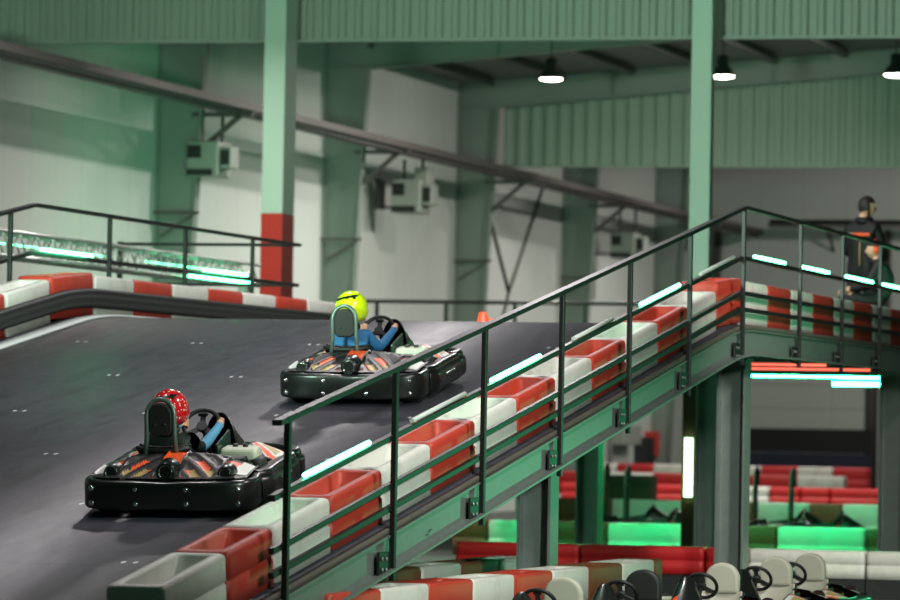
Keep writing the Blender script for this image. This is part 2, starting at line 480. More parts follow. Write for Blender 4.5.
# wall heaters hanging from the tray
HEAT = mat('heater_casing', (150, 156, 148), 0.45, 0.2, var=0.06)
DARKM = mat('dark_grille', (28, 30, 29), 0.5)
def heater(px, py, w, h, hood, label):
    p = at_x(px, py, XW + 0.85)
    t = thing('fan_heater', label, 'heater', p, None, 'fan heaters on the white wall')
    MB().box((0, 0, 0), (w * 0.62, w * 0.8, h), 0).build('casing', HEAT, t, bevel=0.03)
    g = MB()
    g.box((-w * .16, -w * 0.41, h * .2), (w * 0.26, 0.03, h * 0.36), 0)
    for k in range(4): g.box((-w * .16, -w * 0.43, h * (.07 + k * .085)), (w * 0.26, 0.03, 0.02), 0)
    g.build('grille', DARKM, t)
    MB().box((-w * .05, -w * 0.41, -h * .38), (w * .5, .03, h * .18)).build('outlet_slot', DARKM, t)
    MB().box((w * .42, -.05, h * .05), (w * .22, w * .5, h * .62)).build('fan_housing', HEAT, t, bevel=.02)
    MB().box((w * .42, -.05 - w * .255, h * .05), (w * .16, .02, h * .42)).build('grille', DARKM, t)
    top = 7.08 - p.z
    for q in (((w * 0.2, 0.15, h * 0.45), (w * 0.2, 0.15, top)), ((-w * 0.2, 0.15, h * 0.45), (-w * 0.2, 0.15, top)), ((-0.8, 0.15, -h * .3), (-w * .3, 0.15, -h * .3))):
        MB().bar(q[0], q[1], 0.05, 0.05).build('hanger_bar', TRAY, t)
    if hood:
        MB().box((w * 0.25, 0.1, h * 0.62), (w * 0.30, w * 0.5, h * 0.5), 0).build('duct', HEAT, t, bevel=0.02)
        MB().box((-0.6, -.1, 0.05), (0.12, 0.3, h * .9), 0).build('shadow_box', DARKM, t, bevel=0.02)  # dark box put in for the tall shadow beside this heater
heater(209, 160, 0.90, 0.60, False, 'grey fan heater hung beside the first wall frame, by the red-based post')
heater(411, 197, 0.95, 0.66, True, 'larger grey fan heater with duct hung in the middle of the white wall')
heater(626, 246, 0.95, 0.60, False, 'small distant fan heater hung near the far wall corner')

# crossed brace rods on the wall, third bay
t = bpy.data.objects['wall_left']
for q in (((487, 205), (509, 292)), ((545, 182), (509, 292)), ((509, 292), (500, 330))):
    a = at_x(*q[0], XW + 0.036); b = at_x(*q[1], XW + 0.036)
    MB().tube([a, b], 0.035, 8, up=(1, 0, 0)).build('brace_rod', TRAY, t)
# down pipes on the end wall
for k, (px, w, lb) in enumerate(((716, .12, 'thin dark pipe climbing the end wall just past the pale post'), (873, .16, 'dark pipe on the end wall behind the standing person'), (887, .09, 'thinner pipe beside the dark end wall pipe'))):
    p = at_y(px, 300, YB - 0.15)
    tag(MB().tube([(p.x, p.y, 0), (p.x, p.y, 7.2)], w, 10, up=(0, 1, 0)).build('wall_pipe', TRAY), lb, 'pipe')

# sectional door, black screen, cabinet at the back
a, b = at_y(748, 430, YB - .08), at_y(870, 380, YB - .08)
mb = MB(); mb.box(((a.x + b.x) / 2, YB - 0.03, 2.2), (b.x - a.x, 0.05, 4.4)); struct('door_1', mb, DOOR_MAT)
a, b = at_y(735, 465, 112.6), at_y(872, 430, 112.6)
t = thing('screen_wall', 'long black screen with a blue lower strip along the end wall', 'screen', ((a.x + b.x) / 2, 112.6, 0))
W_ = b.x - a.x
MB().box((0, 0, (1.35 + b.z) / 2), (W_, 0.08, b.z - 1.35)).build('black_panel', mat('black_cloth', (14, 15, 16), 0.8), t)
m_ = MB(); m_.box((0, 0.0, 0.67), (W_, 0.08, 1.34)); m_.build('lower_strip', mat('navy_cloth', (26, 30, 52), 0.8, var=0.5, scale=4), t)
p = at_x(661, 444, XW + 0.2)
t = thing('hose_cabinet', 'small red fire hose cabinet on the wall under the ramp', 'cabinet', (XW, p.y, p.z))
MB().box((0.1, 0, 0), (0.2, 2.0, 0.62)).build('cabinet_box', mat('hose_red', (190, 36, 30), 0.4), t, bevel=.02)
MB().cyl((0.2, 0, 0), (0.215, 0, 0), 0.2, n=24).build('round_sign', mat('sign_white', (220, 160, 150), .5), t)
p = at_x(630, 445, XW + 0.3)
t = thing('wall_equipment', 'grey boxes and pipes on the wall beside the fire hose cabinet', 'equipment', (XW, p.y, p.z))
MB().box((0.2, 0, 0.25), (0.35, 1.8, 0.5)).build('meter_box', HEAT, t, bevel=.03)
MB().tube([(0.15, -1.5, -1.9), (0.15, -1.5, 0.4), (0.15, 0, 0.6)], 0.07, 8, up=(1, 0.01, 0)).build('pipe', TRAY, t)
MB().box((0.15, 2.2, -0.2), (0.3, 1.0, 0.8)).build('panel_box', DARKM, t, bevel=.03)

# pendant lamps
LAMP_M = mat('lamp_shade', (30, 34, 32), 0.4)
LAMP_E = glow('lamp_glow', (1.0, 0.93, 0.82), 30.0)
LAMP_WORD = ('lit dome pendant lamp hanging clear of the pale posts', 'lit dome pendant lamp beside the plain pale post', 'lit dome pendant lamp at the picture edge above the people')
lamps = []
for k, (px, py) in enumerate(((551, 79), (723, 76.5), (896, 75))):
    p = at_y(px, py, 79.0); lamps.append(p)
    t = thing('pendant_lamp', LAMP_WORD[k], 'lamp', p, None, 'pendant lamps under the roof')
    m_ = MB(); m_.lathe([(0.235, 0.0), (0.22, 0.05), (0.17, 0.13), (0.11, 0.20), (0.10, 0.38), (0.03, 0.40), (0.0, 0.40)], 28)
    m_.build('lamp_shade', LAMP_M, t)
    MB().lathe([(0.0, -0.035), (0.10, -0.03), (0.18, -0.012), (0.225, 0.006), (0.0, 0.01)], 28).build('bulb_cover', LAMP_E, t)
    MB().tube([(0, 0, 0.40), (0, 0, roof_z(p.x) - p.z - 0.02)], 0.015, 6, up=(0, 1, 0)).build('hanger_rod', LAMP_M, t)

# ------------------------------------------------------------------ the bridge: deck, girders, columns
XR, XL = -9.06, -16.75          # edges of the deck
DY1 = 61.4
ys = [Y_FOOT + 0.2]
while ys[-1] < DY1:
    ys.append(ys[-1] + (0.2 if abs(ys[-1] - YC) < 1.2 else 1.0))
ys[-1] = DY1
t = thing('track_bridge', 'grey raised karting track that climbs a ramp to a flat bridge', 'track', (0, 0, 0))
m_ = MB()
A = [(y, zd(y)) for y in ys]
loops = []
for xx, dz in ((XL, 0), (XR, 0), (XR, -0.07), (XL, -0.07)):
    loops.append([m_.bm.verts.new((xx, y, z + dz)) for y, z in A])
for i in range(4): m_.quad_loop(loops[i], loops[(i + 1) % 4], 0, i in (0, 2), False)
m_._f([l[0] for l in loops]); m_._f([l[-1] for l in loops])
m_.build('deck', DECK, t)
# white line along the inner barrier
def ribbon(x0, x1, h, y0, y1, dz=0.0):
    b_ = MB(); yy = [y for y in ys if y0 < y < y1]; yy = [y0] + yy + [y1]
    lp = [[b_.bm.verts.new((xx, y, zd(y) + dz + e)) for y in yy] for xx, e in ((x0, h), (x1, h), (x1, 0), (x0, 0))]
    for i in range(4): b_.quad_loop(lp[i], lp[(i + 1) % 4], 0, True, False)
    b_._f([l[0] for l in lp]); b_._f([l[-1] for l in lp])
    return b_
tag(ribbon(-16.05, -15.88, 0.03, 30, DY1, 0.001).build('edge_line', WHITE_LINE, t), 'raised white strip')
ribbon(-9.055, -9.02, 0.045, 26, DY1, -0.05).build('edge_plank', WOOD, t)
# girders
def girder(x, flip, nm):
    g = MB(); yy = [y for y in ys if y > 25.4]
    prof = [(0, -0.055), (flip * 0.05, -0.055), (flip * 0.05, -0.07), (flip * 0.012, -0.07), (flip * 0.012, -0.30), (flip * 0.10, -0.30), (flip * 0.10, -0.32), (0, -0.32)]
    lp = [[g.bm.verts.new((x + a, y, zd(y) + b)) for y in yy] for a, b in prof]
    for i in range(len(prof)): g.quad_loop(lp[i], lp[(i + 1) % len(prof)], 0, False, False)
    g._f([l[0] for l in lp]); g._f([l[-1] for l in lp])
    return g.build(nm, GALV, t)
girder(-9.06, 1, 'girder')
girder(-16.70, -1, 'girder')
y = 27.2
while y < 61:
    MB().box((-12.88, y, zd(y) - 0.22), (7.60, 0.10, 0.22)).build('cross_beam', GALV, t)
    y += 2.54
INK = mat('marker_ink', (88, 100, 96), 0.7)
for px, py in ((427, 532), (561, 468)):   # scribbled marks and bolts on the girder
    p = at_x(px, py, -9.042)
    g = MB()
    for k in range(5): g.box((p.x + .0, p.y + k * 0.035 + random.uniform(-.01, .01), p.z + k * 0.005 + random.uniform(-.03, .03)), (0.006, 0.022, 0.012))
    g.build('girder_marking', INK, t)

def h_column(x, y, h, w, label, group='steel columns carrying the raised track', turned=False):
    t_ = thing('support_column', label, 'column', (x, y, 0), (0, 0, PI / 2 if turned else 0), group, 'thing')
    c = MB()
    c.box((-w / 2 + 0.012, 0, h / 2), (0.024, w, h)); c.box((w / 2 - 0.012, 0, h / 2), (0.024, w, h)); c.box((0, 0, h / 2), (w - 0.04, 0.016, h))
    c.build('shaft', GALV, t_)
    MB().box((0, 0, 0.012), (w + .12, w + .12, 0.024)).build('base_plate', GALV, t_)
    MB().box((0, 0, h - 0.01), (w + .04, w + .04, 0.02)).build('cap_plate', GALV, t_)
    return t_
def col_at(px, x, w, label, ztop=None):
    p = at_x(px, 450, x)
    z = (zd(p.y) - 0.325) if ztop is None else ztop
    return h_column(x, p.y, z, w, label)
col_at(539, -9.52, 0.30, 'grey steel column under the middle of the ramp')
col_at(733, -9.52, 0.31, 'grey steel column under the crest of the ramp')
col_at(893, -9.52, 0.32, 'green lit steel column under the level track near the people')
col_at(590, -13.6, 0.30, 'green lit steel column seen beyond the ramp underside', 2.55)
col_at(709, -11.7, 0.30, 'green lit steel column beside the brown post with a vertical tube', 2.55)
for k, (xx, yy, lb) in enumerate(((-16.35, 36.2, 'steel column under the middle of the ramp on the wall side'), (-16.35, 46.0, 'steel column under the crest on the wall side'), (-16.35, 55.6, 'steel column under the level track on the wall side'))):
    h_column(xx, yy, zd(yy) - 0.325, 0.3, lb)
p = at_x(690, 450, -12.15)
tag(MB().box((p.x, p.y, 1.27), (0.18, 0.18, 2.54)).build('timber_post', mat('brown_timber', (84, 52, 34), 0.7, stretch=(6, 6, .5)), bevel=.008), 'brown timber post carrying a vertical lit tube', 'post')
za, zb = at_y(691, 497, p.y - .12).z, at_y(691, 438, p.y - .12).z
t2 = thing('led_tube', 'vertical yellow-green lit tube on the brown timber post', 'light tube', (p.x + 0.01, p.y - 0.125, 0), None, None)
MB().cyl((0, 0, za), (0, 0, zb), 0.055, n=12).build('glowing_tube', LED_POST, t2)
MB().box((0, 0.045, (za + zb) / 2), (0.06, 0.03, zb - za + .05)).build('fitting', BLACK_STEEL, t2)

# tubes under the level track
def under_tube(px0, px1, py, yy, m_, label, grp):
    a, b = at_y(px0, py - .0, yy), at_y(px1, py + .018 * (px1 - px0), yy)
    z = (a.z + b.z) / 2
    t_ = thing('led_tube', label, 'light tube', ((a.x + b.x) / 2, yy, z), None, grp)
    L = b.x - a.x
    MB().cyl((-L / 2, 0, 0), (L / 2, 0, 0), 0.016 if m_ is LED_RED else 0.032, n=10).build('glowing_tube', m_, t_)
    g = MB(); g.box((0, 0, 0.035), (L, 0.07, 0.025))
    for s_ in (-.4, .4): g.box((s_ * L, 0, (zd(yy) - 0.07 - z) / 2 + 0.02), (0.03, 0.03, zd(yy) - 0.07 - z - 0.04))
    g.build('fitting', BLACK_STEEL, t_)
under_tube(716, 838, 373.5, 58.6, LED_UNDER, 'long green lit tube under the level track, the upper of the green ones', 'light tubes under the level track')
under_tube(838, 886, 376.2, 58.6, LED_UNDER, 'short green lit tube continuing the long one under the level track', 'light tubes under the level track')
under_tube(833, 886, 383.5, 60.6, LED_UNDER, 'short green lit tube hung lowest under the level track', 'light tubes under the level track')
under_tube(748, 826, 364.0, 50.0, LED_RED, 'red lit tube under the level track, the shorter upper one', 'light tubes under the level track')
under_tube(748, 870, 368.2, 51.6, LED_RED, 'red lit tube under the level track, the longer lower one', 'light tubes under the level track')
under_tube(480, 640, 410, 57.2, LED_UNDER, 'green lit tube under the level track, behind the ramp girder', 'light tubes under the level track')

# ------------------------------------------------------------------ barrier blocks
def block_mesh(L, W, H, slot=True):
    m_ = MB()
    def loop(l, w, r, z, n=4):
        pts = []
        for cx, cy, a0 in ((w / 2 - r, l / 2 - r, 0), (-w / 2 + r, l / 2 - r, PI / 2), (-w / 2 + r, -l / 2 + r, PI), (w / 2 - r, -l / 2 + r, 1.5 * PI)):
            for k in range(n + 1):
                a = a0 + PI / 2 * k / n
                pts.append(m_.bm.verts.new((cx + r * cos(a), cy + r * sin(a), z)))
        return pts
    ls = [loop(L, W, 0.05, 0.0), loop(L, W, 0.05, H * .46), loop(L - .012, W - .016, 0.05, H * .48), loop(L - .012, W - .016, 0.05, H * .52), loop(L, W, 0.05, H * .54),
          loop(L, W, 0.05, H - 0.03), loop(L - 0.018, W - 0.018, 0.045, H - 0.008), loop(L - 0.05, W - 0.05, 0.04, H)]
    if slot:
        ls += [loop(L - 0.15, W - 0.15, 0.06, H), loop(L - 0.18, W - 0.18, 0.06, H - 0.015), loop(L - 0.24, W - 0.22, 0.05, H - 0.24)]
    for a, b in zip(ls, ls[1:]): m_.quad_loop(a, b, 0, True)
    m_._f(ls[0][::-1]); m_._f(ls[-1])
    return m_
_proto = {}
def block(L, W, H, color, slot=True):
    k = (L, W, H, color, slot)
    if k not in _proto:
        o = block_mesh(L, W, H, slot).build('barrier_block', {'red': RED_P, 'white': WHITE_P, 'brown': BROWN_RED_P}[color])
        md = o.modifiers.new('smooth', 'WEIGHTED_NORMAL') if False else None
        _proto[k] = o
        return o
    o = _proto[k].copy(); COL.objects.link(o)
    return o

# near ramp edge: boundaries measured along the ramp
cnt = {'red': 0, 'white': 0}
PITCH_B = 1.293
yb = 26.45
colors_up = []
i = 0
first_len = [1.30, 1.01, 1.32]
while yb < 59.5:
    c = 'white' if i % 2 == 0 else 'red'
    PITCH_B = first_len[i] if i < 3 else 1.312 if yb < YC else 1.285
    y0, y1 = yb, yb + PITCH_B
    ym = (y0 + y1) / 2
    o = block(PITCH_B - 0.018, 0.40, 0.39 if ym < YC - 1 else 0.45, c)
    p0, p1 = V((-9.33, y0, zd(y0))), V((-9.33, y1, zd(y1)))
    o.location = (p0 + p1) / 2 + V((0, 0, 0.002 + (0.03 if abs(ym - YC) < 1.0 else 0)))
    o.rotation_euler = (math.atan2(p1.z - p0.z, y1 - y0), 0, 0)
    n = cnt[c]; cnt[c] += 1
    tag(o, f'{c} barrier block on the railed track edge, {ORD[n]} {c} one from the ramp foot', 'barrier block', 'barrier blocks on the railed track edge')
    yb += PITCH_B; i += 1
# wall side edge
cnt = {'red': 0, 'white': 0}
yb = 36.77; i = 0
while yb < 54:
    c = 'white' if i % 2 == 0 else 'red'
    y0, y1 = yb, yb + 1.285
    ym = (y0 + y1) / 2
    o = block(1.265, 0.40, 0.45, c)
    p0, p1 = V((-16.42, y0, zd(y0))), V((-16.42, y1, zd(y1)))
    o.location = (p0 + p1) / 2 + V((0, 0, 0.002 + (0.03 if abs(ym - YC) < 1.0 else 0)))
    o.rotation_euler = (math.atan2(p1.z - p0.z, y1 - y0), 0, 0)
    n = cnt[c]; cnt[c] += 1
    tag(o, f'{c} barrier block on the wall side track edge, {ORD[n]} {c} one from the low end', 'barrier block', 'barrier blocks on the wall side track edge')
    yb += 1.285; i += 1
# rubber strip screwed along the wall side blocks
b_ = MB(); yy = [y for y in ys if 36.0 < y < 54.7]
prof = [(-16.212, 0.10), (-16.16, 0.11), (-16.15, 0.15), (-16.165, 0.17), (-16.15, 0.19), (-16.15, 0.23), (-16.165, 0.25), (-16.15, 0.27), (-16.16, 0.30), (-16.212, 0.31)]
lp = [[b_.bm.verts.new((a, y, zd(y) + b + (0.03 if abs(y - YC) < .9 else 0) * 0)) for y in yy] for a, b in prof]
for i in range(len(prof)): b_.quad_loop(lp[i], lp[(i + 1) % len(prof)], 0, True, False)
b_._f([l[0] for l in lp]); b_._f([l[-1] for l in lp])
tag(b_.build('rubber_strip', RUBBER), 'black rubber bumper strip along the wall side barrier blocks', 'bumper strip')

# ------------------------------------------------------------------ railings
def railing(x, posts, y_start, y_end, label, foot=True, low_rails=True, drop=0.22):
    t_ = thing('handrail', label, 'handrail', (x, 0, 0))
    for y_ in posts:
        pb = MB(); zt = (ZC - SL * (YC - y_) if y_ < YC else ZC) + 1.17; z0 = zd(y_) - (0.40 if foot else 0.10)
        pb.box((0, y_, (zt + z0) / 2 - .005), (0.04, 0.06, zt - z0 - .01))
        po = pb.build('post', BLACK_STEEL, t_, bevel=0.004)
        if foot:
            f = MB(); f.box((-0.012, y_ - .16, zd(y_) - 0.27), (0.02, 0.36, 0.18))
            f.build('foot_plate', BLACK_STEEL, po, bevel=0.003)
            for dy in (-.28, -.18):
                for dz in (-.23, -.31):
                    MB().cyl((-0.002, y_ + dy, zd(y_) + dz), (0.012, y_ + dy, zd(y_) + dz), 0.014, n=8).build('bolt', GALV, po)
    def rail(h, w, hh, nm, a=y_start, b=y_end, dx=0.0):
        pts = [a] + ([YC] if a < YC < b else []) + [b]
        r_ = MB()
        prof = [(-w / 2, -hh / 2), (w / 2, -hh / 2), (w / 2, hh / 2), (-w / 2, hh / 2)]
        r_.sweep([(dx, q, (ZC - SL * (YC - q) if q < YC else ZC) + h) for q in pts], prof, 0, (0, 0, 1), smooth=False)
        r_.build(nm, BLACK_STEEL, t_, bevel=0.004)
    rail(1.17, 0.07, 0.04, 'top_rail')
    rail(0.66, 0.05, 0.045, 'middle_rail', dx=-0.03)
    if low_rails:
        rail(0.305, 0.04, 0.045, 'lower_rail', dx=-0.025); rail(0.14, 0.04, 0.045, 'lower_rail', dx=-0.025)
    return t_
posts = [28.55] + [28.64 + 2.527 * k for k in range(1, 7)] + [46.85, 49.4, 51.9, 54.45, 57.0]
railing(-9.0, posts, 28.3, 57.2, 'long black steel handrail climbing the near edge of the ramp and crossing the bridge')
t = railing(-16.67, [38.0, 40.55, 43.1, 46.15, 48.75, 51.3], 36.0, 53.2, 'black steel handrail along the wall side of the track crest', False, False)
MB().sweep([(0, 53.2, ZC + 1.17), (-2.4, 53.2, ZC + 1.17)], [(-.03, -.02), (.03, -.02), (.03, .02), (-.03, .02)], smooth=False).build('return_rail', BLACK_STEEL, t)
MB().sweep([(0, 53.2, ZC + .66), (-2.4, 53.2, ZC + .66)], [(-.03, -.02), (.03, -.02), (.03, .02), (-.03, .02)], smooth=False).build('return_rail', BLACK_STEEL, t)
MB().box((-2.4, 53.2, ZC / 2 + .6), (0.06, 0.06, ZC + 1.2)).build('post', BLACK_STEEL, t)

# LED tubes clipped on the middle rails
def rail_tube(x, y0, y1, lit, label, dz=0.0, grp='light tubes on the ramp handrail'):
    ym = (y0 + y1) / 2
    zf = lambda q: (ZC - SL * (YC - q) if q < YC else ZC) + 0.66
    t_ = thing('led_tube', label, 'light tube', (x, ym, zf(ym)), (math.atan2(zf(y1) - zf(y0), y1 - y0), 0, 0), grp)
    L = y1 - y0
    MB().cyl((0, -L / 2, 0.042 + dz), (0, L / 2, 0.042 + dz), 0.0185, n=10).build('glowing_tube' if lit else 'tube', LED_RAIL if lit else LED_OFF, t_)
    g = MB()
    for s_ in (-.46, .46): g.box((0, s_ * L, 0.03 + dz / 2), (0.025, 0.04, 0.03 + abs(dz)))
    g.build('clip', YELLOW if not lit else BLACK_STEEL, t_)
def y_of(px, x): return at_x(px, 300, x).y
XT = -9.03
for a, b, lit, w in ((308, 372, True, 'bright green lit tube on the ramp handrail between its first and second posts'),
                     (414, 467, False, 'unlit pale tube on the ramp handrail between its second and third posts'),
                     (493, 541, True, 'bright green lit tube on the ramp handrail between its third and fourth posts'),
                     (574, 613, False, 'unlit pale tube on the ramp handrail between its fourth and fifth posts'),
                     (641, 679, True, 'bright green lit tube on the ramp handrail between its fifth and sixth posts'),
                     (700, 733, False, 'unlit pale tube on the ramp handrail just below the crest post'),
                     (754, 784, True, 'bright green lit tube on the level handrail just past the crest post'),
                     (803, 828, True, 'green lit tube on the level handrail beside the standing person'),
                     (846, 872, True, 'bright green lit tube on the level handrail in front of the people'),
                     (883, 908, True, 'green lit tube on the level handrail past the sitting person')):
    rail_tube(XT, y_of(a, XT), y_of(b, XT), lit, w)
XT2 = -16.64
for a, b, w in ((40, 91, 'green lit tube on the wall side handrail, the one close to the crest'), (203, 246, 'green lit tube on the wall side handrail, close to its end')):
    rail_tube(XT2, y_of(a, XT2), y_of(b, XT2), True, w, 0.0, 'light tubes on the wall side handrail')
p0, p1 = at_x(191, 277.5, -18.1), at_x(252, 279.5, -18.1)
t_ = thing('led_tube', 'green lit tube hanging under the lighting truss', 'light tube', (p0 + p1) / 2)
L = (p1 - p0).length
MB().cyl((0, -L / 2, 0), (0, L / 2, 0), 0.035, n=10).build('glowing_tube', LED_RAIL, t_)
MB().box((0, 0, .05), (0.05, L, 0.03)).build('fitting', BLACK_STEEL, t_)

# lighting truss outside the wall side rail
t = thing('lighting_truss', 'green lit aluminium box truss running beyond the wall side handrail', 'truss', (-18.3, 0, 3.79))
ALU = mat('bare_aluminium', (185, 188, 186), 0.35, 0.8, var=0.05)
ya, yb_ = 44.0, 56.2
for dx in (-.14, .14):
    for dz in (-.14, .14): MB().tube([(dx, ya, dz), (dx, yb_, dz)], 0.025, 8).build('chord', ALU, t)
lat = MB(); y = ya; k = 0
while y < yb_ - .25:
    s_ = 1 if k % 2 else -1
    for dx in (-.14, .14): lat.tube([(dx, y, -.14 * s_), (dx, y + .27, .14 * s_)], 0.012, 6)
    for dz in (-.14, .14): lat.tube([(-.14 * s_, y, dz), (.14 * s_, y + .27, dz)], 0.012, 6)
    y += .27; k += 1
lat.build('lattice', ALU, t)
for yy_ in (46.2, 56.0): MB().box((0, yy_, -1.98), (0.12, 0.12, 3.66)).build('leg', ALU, t)
MB().box((0, 55.9, -0.45), (0.1, 0.1, 0.5)).build('end_fitting', ALU, t)
t_ = thing('led_tube', 'added green fill tube lying inside the lighting truss', 'light tube', (-18.3, 48.6, 3.80))
MB().cyl((0, -1.9, 0), (0, 1.9, 0), 0.008, n=8).build('glowing_tube', led_mat('truss_fill_tube', 6.0), t_)  # thin glow added to tint the truss green
t_ = thing('led_tube', 'added green fill tube inside the far end of the lighting truss', 'light tube', (-18.3, 53.9, 3.80))
MB().cyl((0, -1.9, 0), (0, 1.9, 0), 0.008, n=8).build('glowing_tube', led_mat('truss_fill_tube', 6.0), t_)  # second added glow, tints the far truss end

# mezzanine with its rail, past the crest
mb = MB(); mb.box((-19.3, 69.6, 2.8), (6.6, 13.4, 0.16)); mz = struct('floor_mezzanine', mb, CONCRETE)
for xx in (-22.3, -16.3):
    for yy_ in (63.4, 75.8): MB().box((xx, yy_, 1.36), (0.2, 0.2, 2.72)).build('leg', GALV, mz)
t = thing('handrail', 'low dark green handrail seen beyond the crest against the white wall', 'handrail', (0, 75.0, 0))
pa, pb = at_y(345, 301, 75.0), at_y(700, 306, 75.0)
MB().tube([(pa.x, 0, pa.z), (pb.x, 0, pa.z)], 0.035, 8).build('top_rail', BLACK_STEEL, t)
for k, px in enumerate((377, 446, 515, 585, 654)):
    q = at_y(px, 305, 75.0)
    MB().box((q.x, 0, (pa.z + 2.88) / 2), (0.06, 0.06, pa.z - 2.88)).build('post', BLACK_STEEL, t)
MB().tube([(pa.x, 0, pa.z - .55), (pb.x, 0, pa.z - .55)], 0.025, 8).build('middle_rail', BLACK_STEEL, t)

# small orange marker on the level track
p = at_x(483, 312, -13.6)
t = thing('marker_cone', 'small orange marker standing on the level track past the crest', 'marker', (-13.6, at_x(483, 312, -13.6).y, ZC))
ORANGE = mat('orange_plastic', (236, 84, 34), 0.45)
MB().lathe([(0.14, 0), (0.14, 0.03), (0.10, 0.04), (0.05, 0.27), (0.03, 0.28), (0, 0.28)], 20).build('cone', ORANGE, t)
MB().lathe([(0.08, 0.0), (0.07, .12), (0.03, .2), (0, .2)], 14, M=Matrix.Translation((0.12, -.1, 0))).build('knob', ORANGE, t)

# ------------------------------------------------------------------ ground level barrier rows
def solid_block(L, D, H, color):
    return block(D and L, D, H, color, False)
def row_x(y, pxs, cols, z0, h, d, base, what, group, x_lim=None):
    """blocks side by side along X between measured image columns"""
    cn = {}
    for k, c in enumerate(cols):
        a, b = at_y(pxs[k], 500, y - d / 2).x, at_y(pxs[k + 1], 500, y - d / 2).x
        L = round(b - a - 0.015, 3)
        o = block(L, d, h, c, False) if False else block_mesh(L, d, h, False).build('barrier_block', {'red': RED_F, 'white': WHITE_P, 'brown': BROWN_RED_P}[c])
        o.location = ((a + b) / 2, y, z0); o.rotation_euler = (0, 0, PI / 2)
        n = cn.get(c, 0); cn[c] = n + 1
        if base:
            bb = MB(); bb.box((0, 0, -z0 / 2), (d * .9, L, z0)); bb.build('rubber_base', RUBBER, o)
        tag(o, f'{c} block {what}, {ORD[n]} {c} one from the white wall', 'barrier block', group)

# low barrier in front, along the pit lane
yy0 = 40.3
yk = yy0
cols = ['brown', 'white', 'brown', 'white', 'red', 'white', 'red', 'white', 'red']
cn = {}
for k, c in enumerate(cols):
    L = 1.29
    l_ = 0.36 if k == 0 else L
    o = block(l_ - .015, 0.37, 0.59, c)
    o.location = (-9.18, yk - l_ / 2, 0.001)
    yk -= l_
    n = cn.get(c, 0); cn[c] = n + 1
    tag(o, f'dirty {c} barrier block beside the parked karts, {ORD[n]} {c} one from the corner end', 'barrier block', 'pit lane barrier blocks')
    if k < 5 and k > 0:
        o2 = block(1.275, 0.37, 0.59, 'brown' if k % 2 == 0 else 'white')
        o2.location = (-10.35, yy0 + 1.0 - L * (k + .5), 0.001)
        tag(o2, f'dirty barrier block in the row behind the ramp column, {ORD[k-1]} from the corner end', 'barrier block', 'second row pit lane barrier blocks')
row_x(47.6, [455, 580, 705, 748, 866, 985], ['red', 'red', 'red', 'white', 'white'], 0.22, 0.30, 0.40, True, 'on a black base under the crest', 'red and white blocks under the bridge crest')
row_x(60.5, [452, 488, 530, 607, 691, 777, 866, 950], ['brown', 'white', 'brown', 'white', 'brown', 'white', 'brown'], 0.001, 0.50, 0.40, False, 'lit green under the level track', 'green lit blocks under the level track')  # brown blocks are red ones, coloured as green light shows them
row_x(70.5, [540, 611, 700, 757, 809, 842, 893], ['brown', 'white', 'brown', 'white', 'brown', 'white'], 0.001, 0.68, 0.40, False, 'behind the row of dark parked karts', 'green lit blocks behind the dark karts')
def far_row(y, z0, h, px0, px1, step, what, start=0, grp='far red and white blocks'):
    n = int((px1 - px0) / step)
    pxs = [px0 + step * k for k in range(n + 1)]
    row_x(y, pxs, [('red', 'white')[(k + start) % 2] for k in range(n)], z0, h, 0.45, False, what, grp)
far_row(100.5, 0.001, 0.53, 580, 890, 33, 'low in the far end stack')
far_row(100.5, 0.533, 0.53, 580, 890, 36, 'on top of the far end stack', 1)
far_row(91.0, 0.001, 0.47, 556, 890, 42, 'low in the middle far stack', 1)
far_row(91.0, 0.473, 0.47, 556, 890, 48, 'on top of the middle far stack')
far_row(84.0, 0.28, 0.52, 560, 890, 52, 'on the black far plinth', 1) if False else None
row_x(84.0, [560, 606, 640, 690, 735, 769, 800, 830, 884], ['red', 'white', 'red', 'white', 'white', 'red', 'red', 'red'], 0.42, 0.36, 0.45, True, 'on the black far plinth', 'far blocks on a black plinth')
p = at_y(632, 487, 74.0)
t = thing('plank_crate', 'dark brown plank crate standing behind the dark karts', 'crate', (p.x, 74.0, 0))
W_ = 0.78
MB().box((0, 0, 0.52), (W_, 0.5, 1.04)).build('crate_body', mat('dark_plank', (72, 60, 44), 0.7, stretch=(1, 1, 8), var=.3), t, bevel=.01)
for zz in (0.15, 0.5, 0.9): MB().box((0, -0.26, zz), (W_ + .02, 0.03, 0.1)).build('batten', mat('dark_batten', (60, 50, 38), .7), t)

# ------------------------------------------------------------------ karts
K_BLACK = mat('kart_black_plastic', (20, 22, 22), 0.30, var=0.15, scale=14, coat=0.25)
K_BODY = mat('kart_cover_black', (24, 25, 26), 0.42, var=0.15, scale=14)
K_ORANGE = mat('kart_orange', (238, 88, 34), 0.42, var=0.05)
K_WHITE = mat('kart_white', (214, 214, 210), 0.42, var=0.05)
K_GREY = mat('kart_dark_grey', (50, 50, 52), 0.55, var=0.1)
K_GOLD = mat('kart_gold', (176, 150, 92), 0.45, var=0.35, scale=30)
K_CREAM = mat('tank_cream', (206, 212, 190), 0.4, var=0.04)
K_CHROME = mat('chrome', (200, 205, 202), 0.18, 1.0, var=0.03)
K_HOOP = mat('hoop_grey_steel', (100, 118, 110), 0.35, 0.5, var=0.35, scale=60)
K_SHELL = mat('seat_black', (24, 26, 26), 0.55, var=0.1)
K_GREEN = mat('kart_dark_green_panel', (22, 60, 46), 0.25, var=0.05)
K_TYRE = mat('kart_tyre', (28, 28, 28), 0.65, var=0.15, scale=20)
K_CAP = mat('white_seat_plastic', (182, 178, 164), 0.4, var=0.04, dirt=.1)
K_HOLE = mat('black_recess', (5, 5, 5), 0.8)
K_RED = mat('kart_red', (190, 32, 26), 0.4)

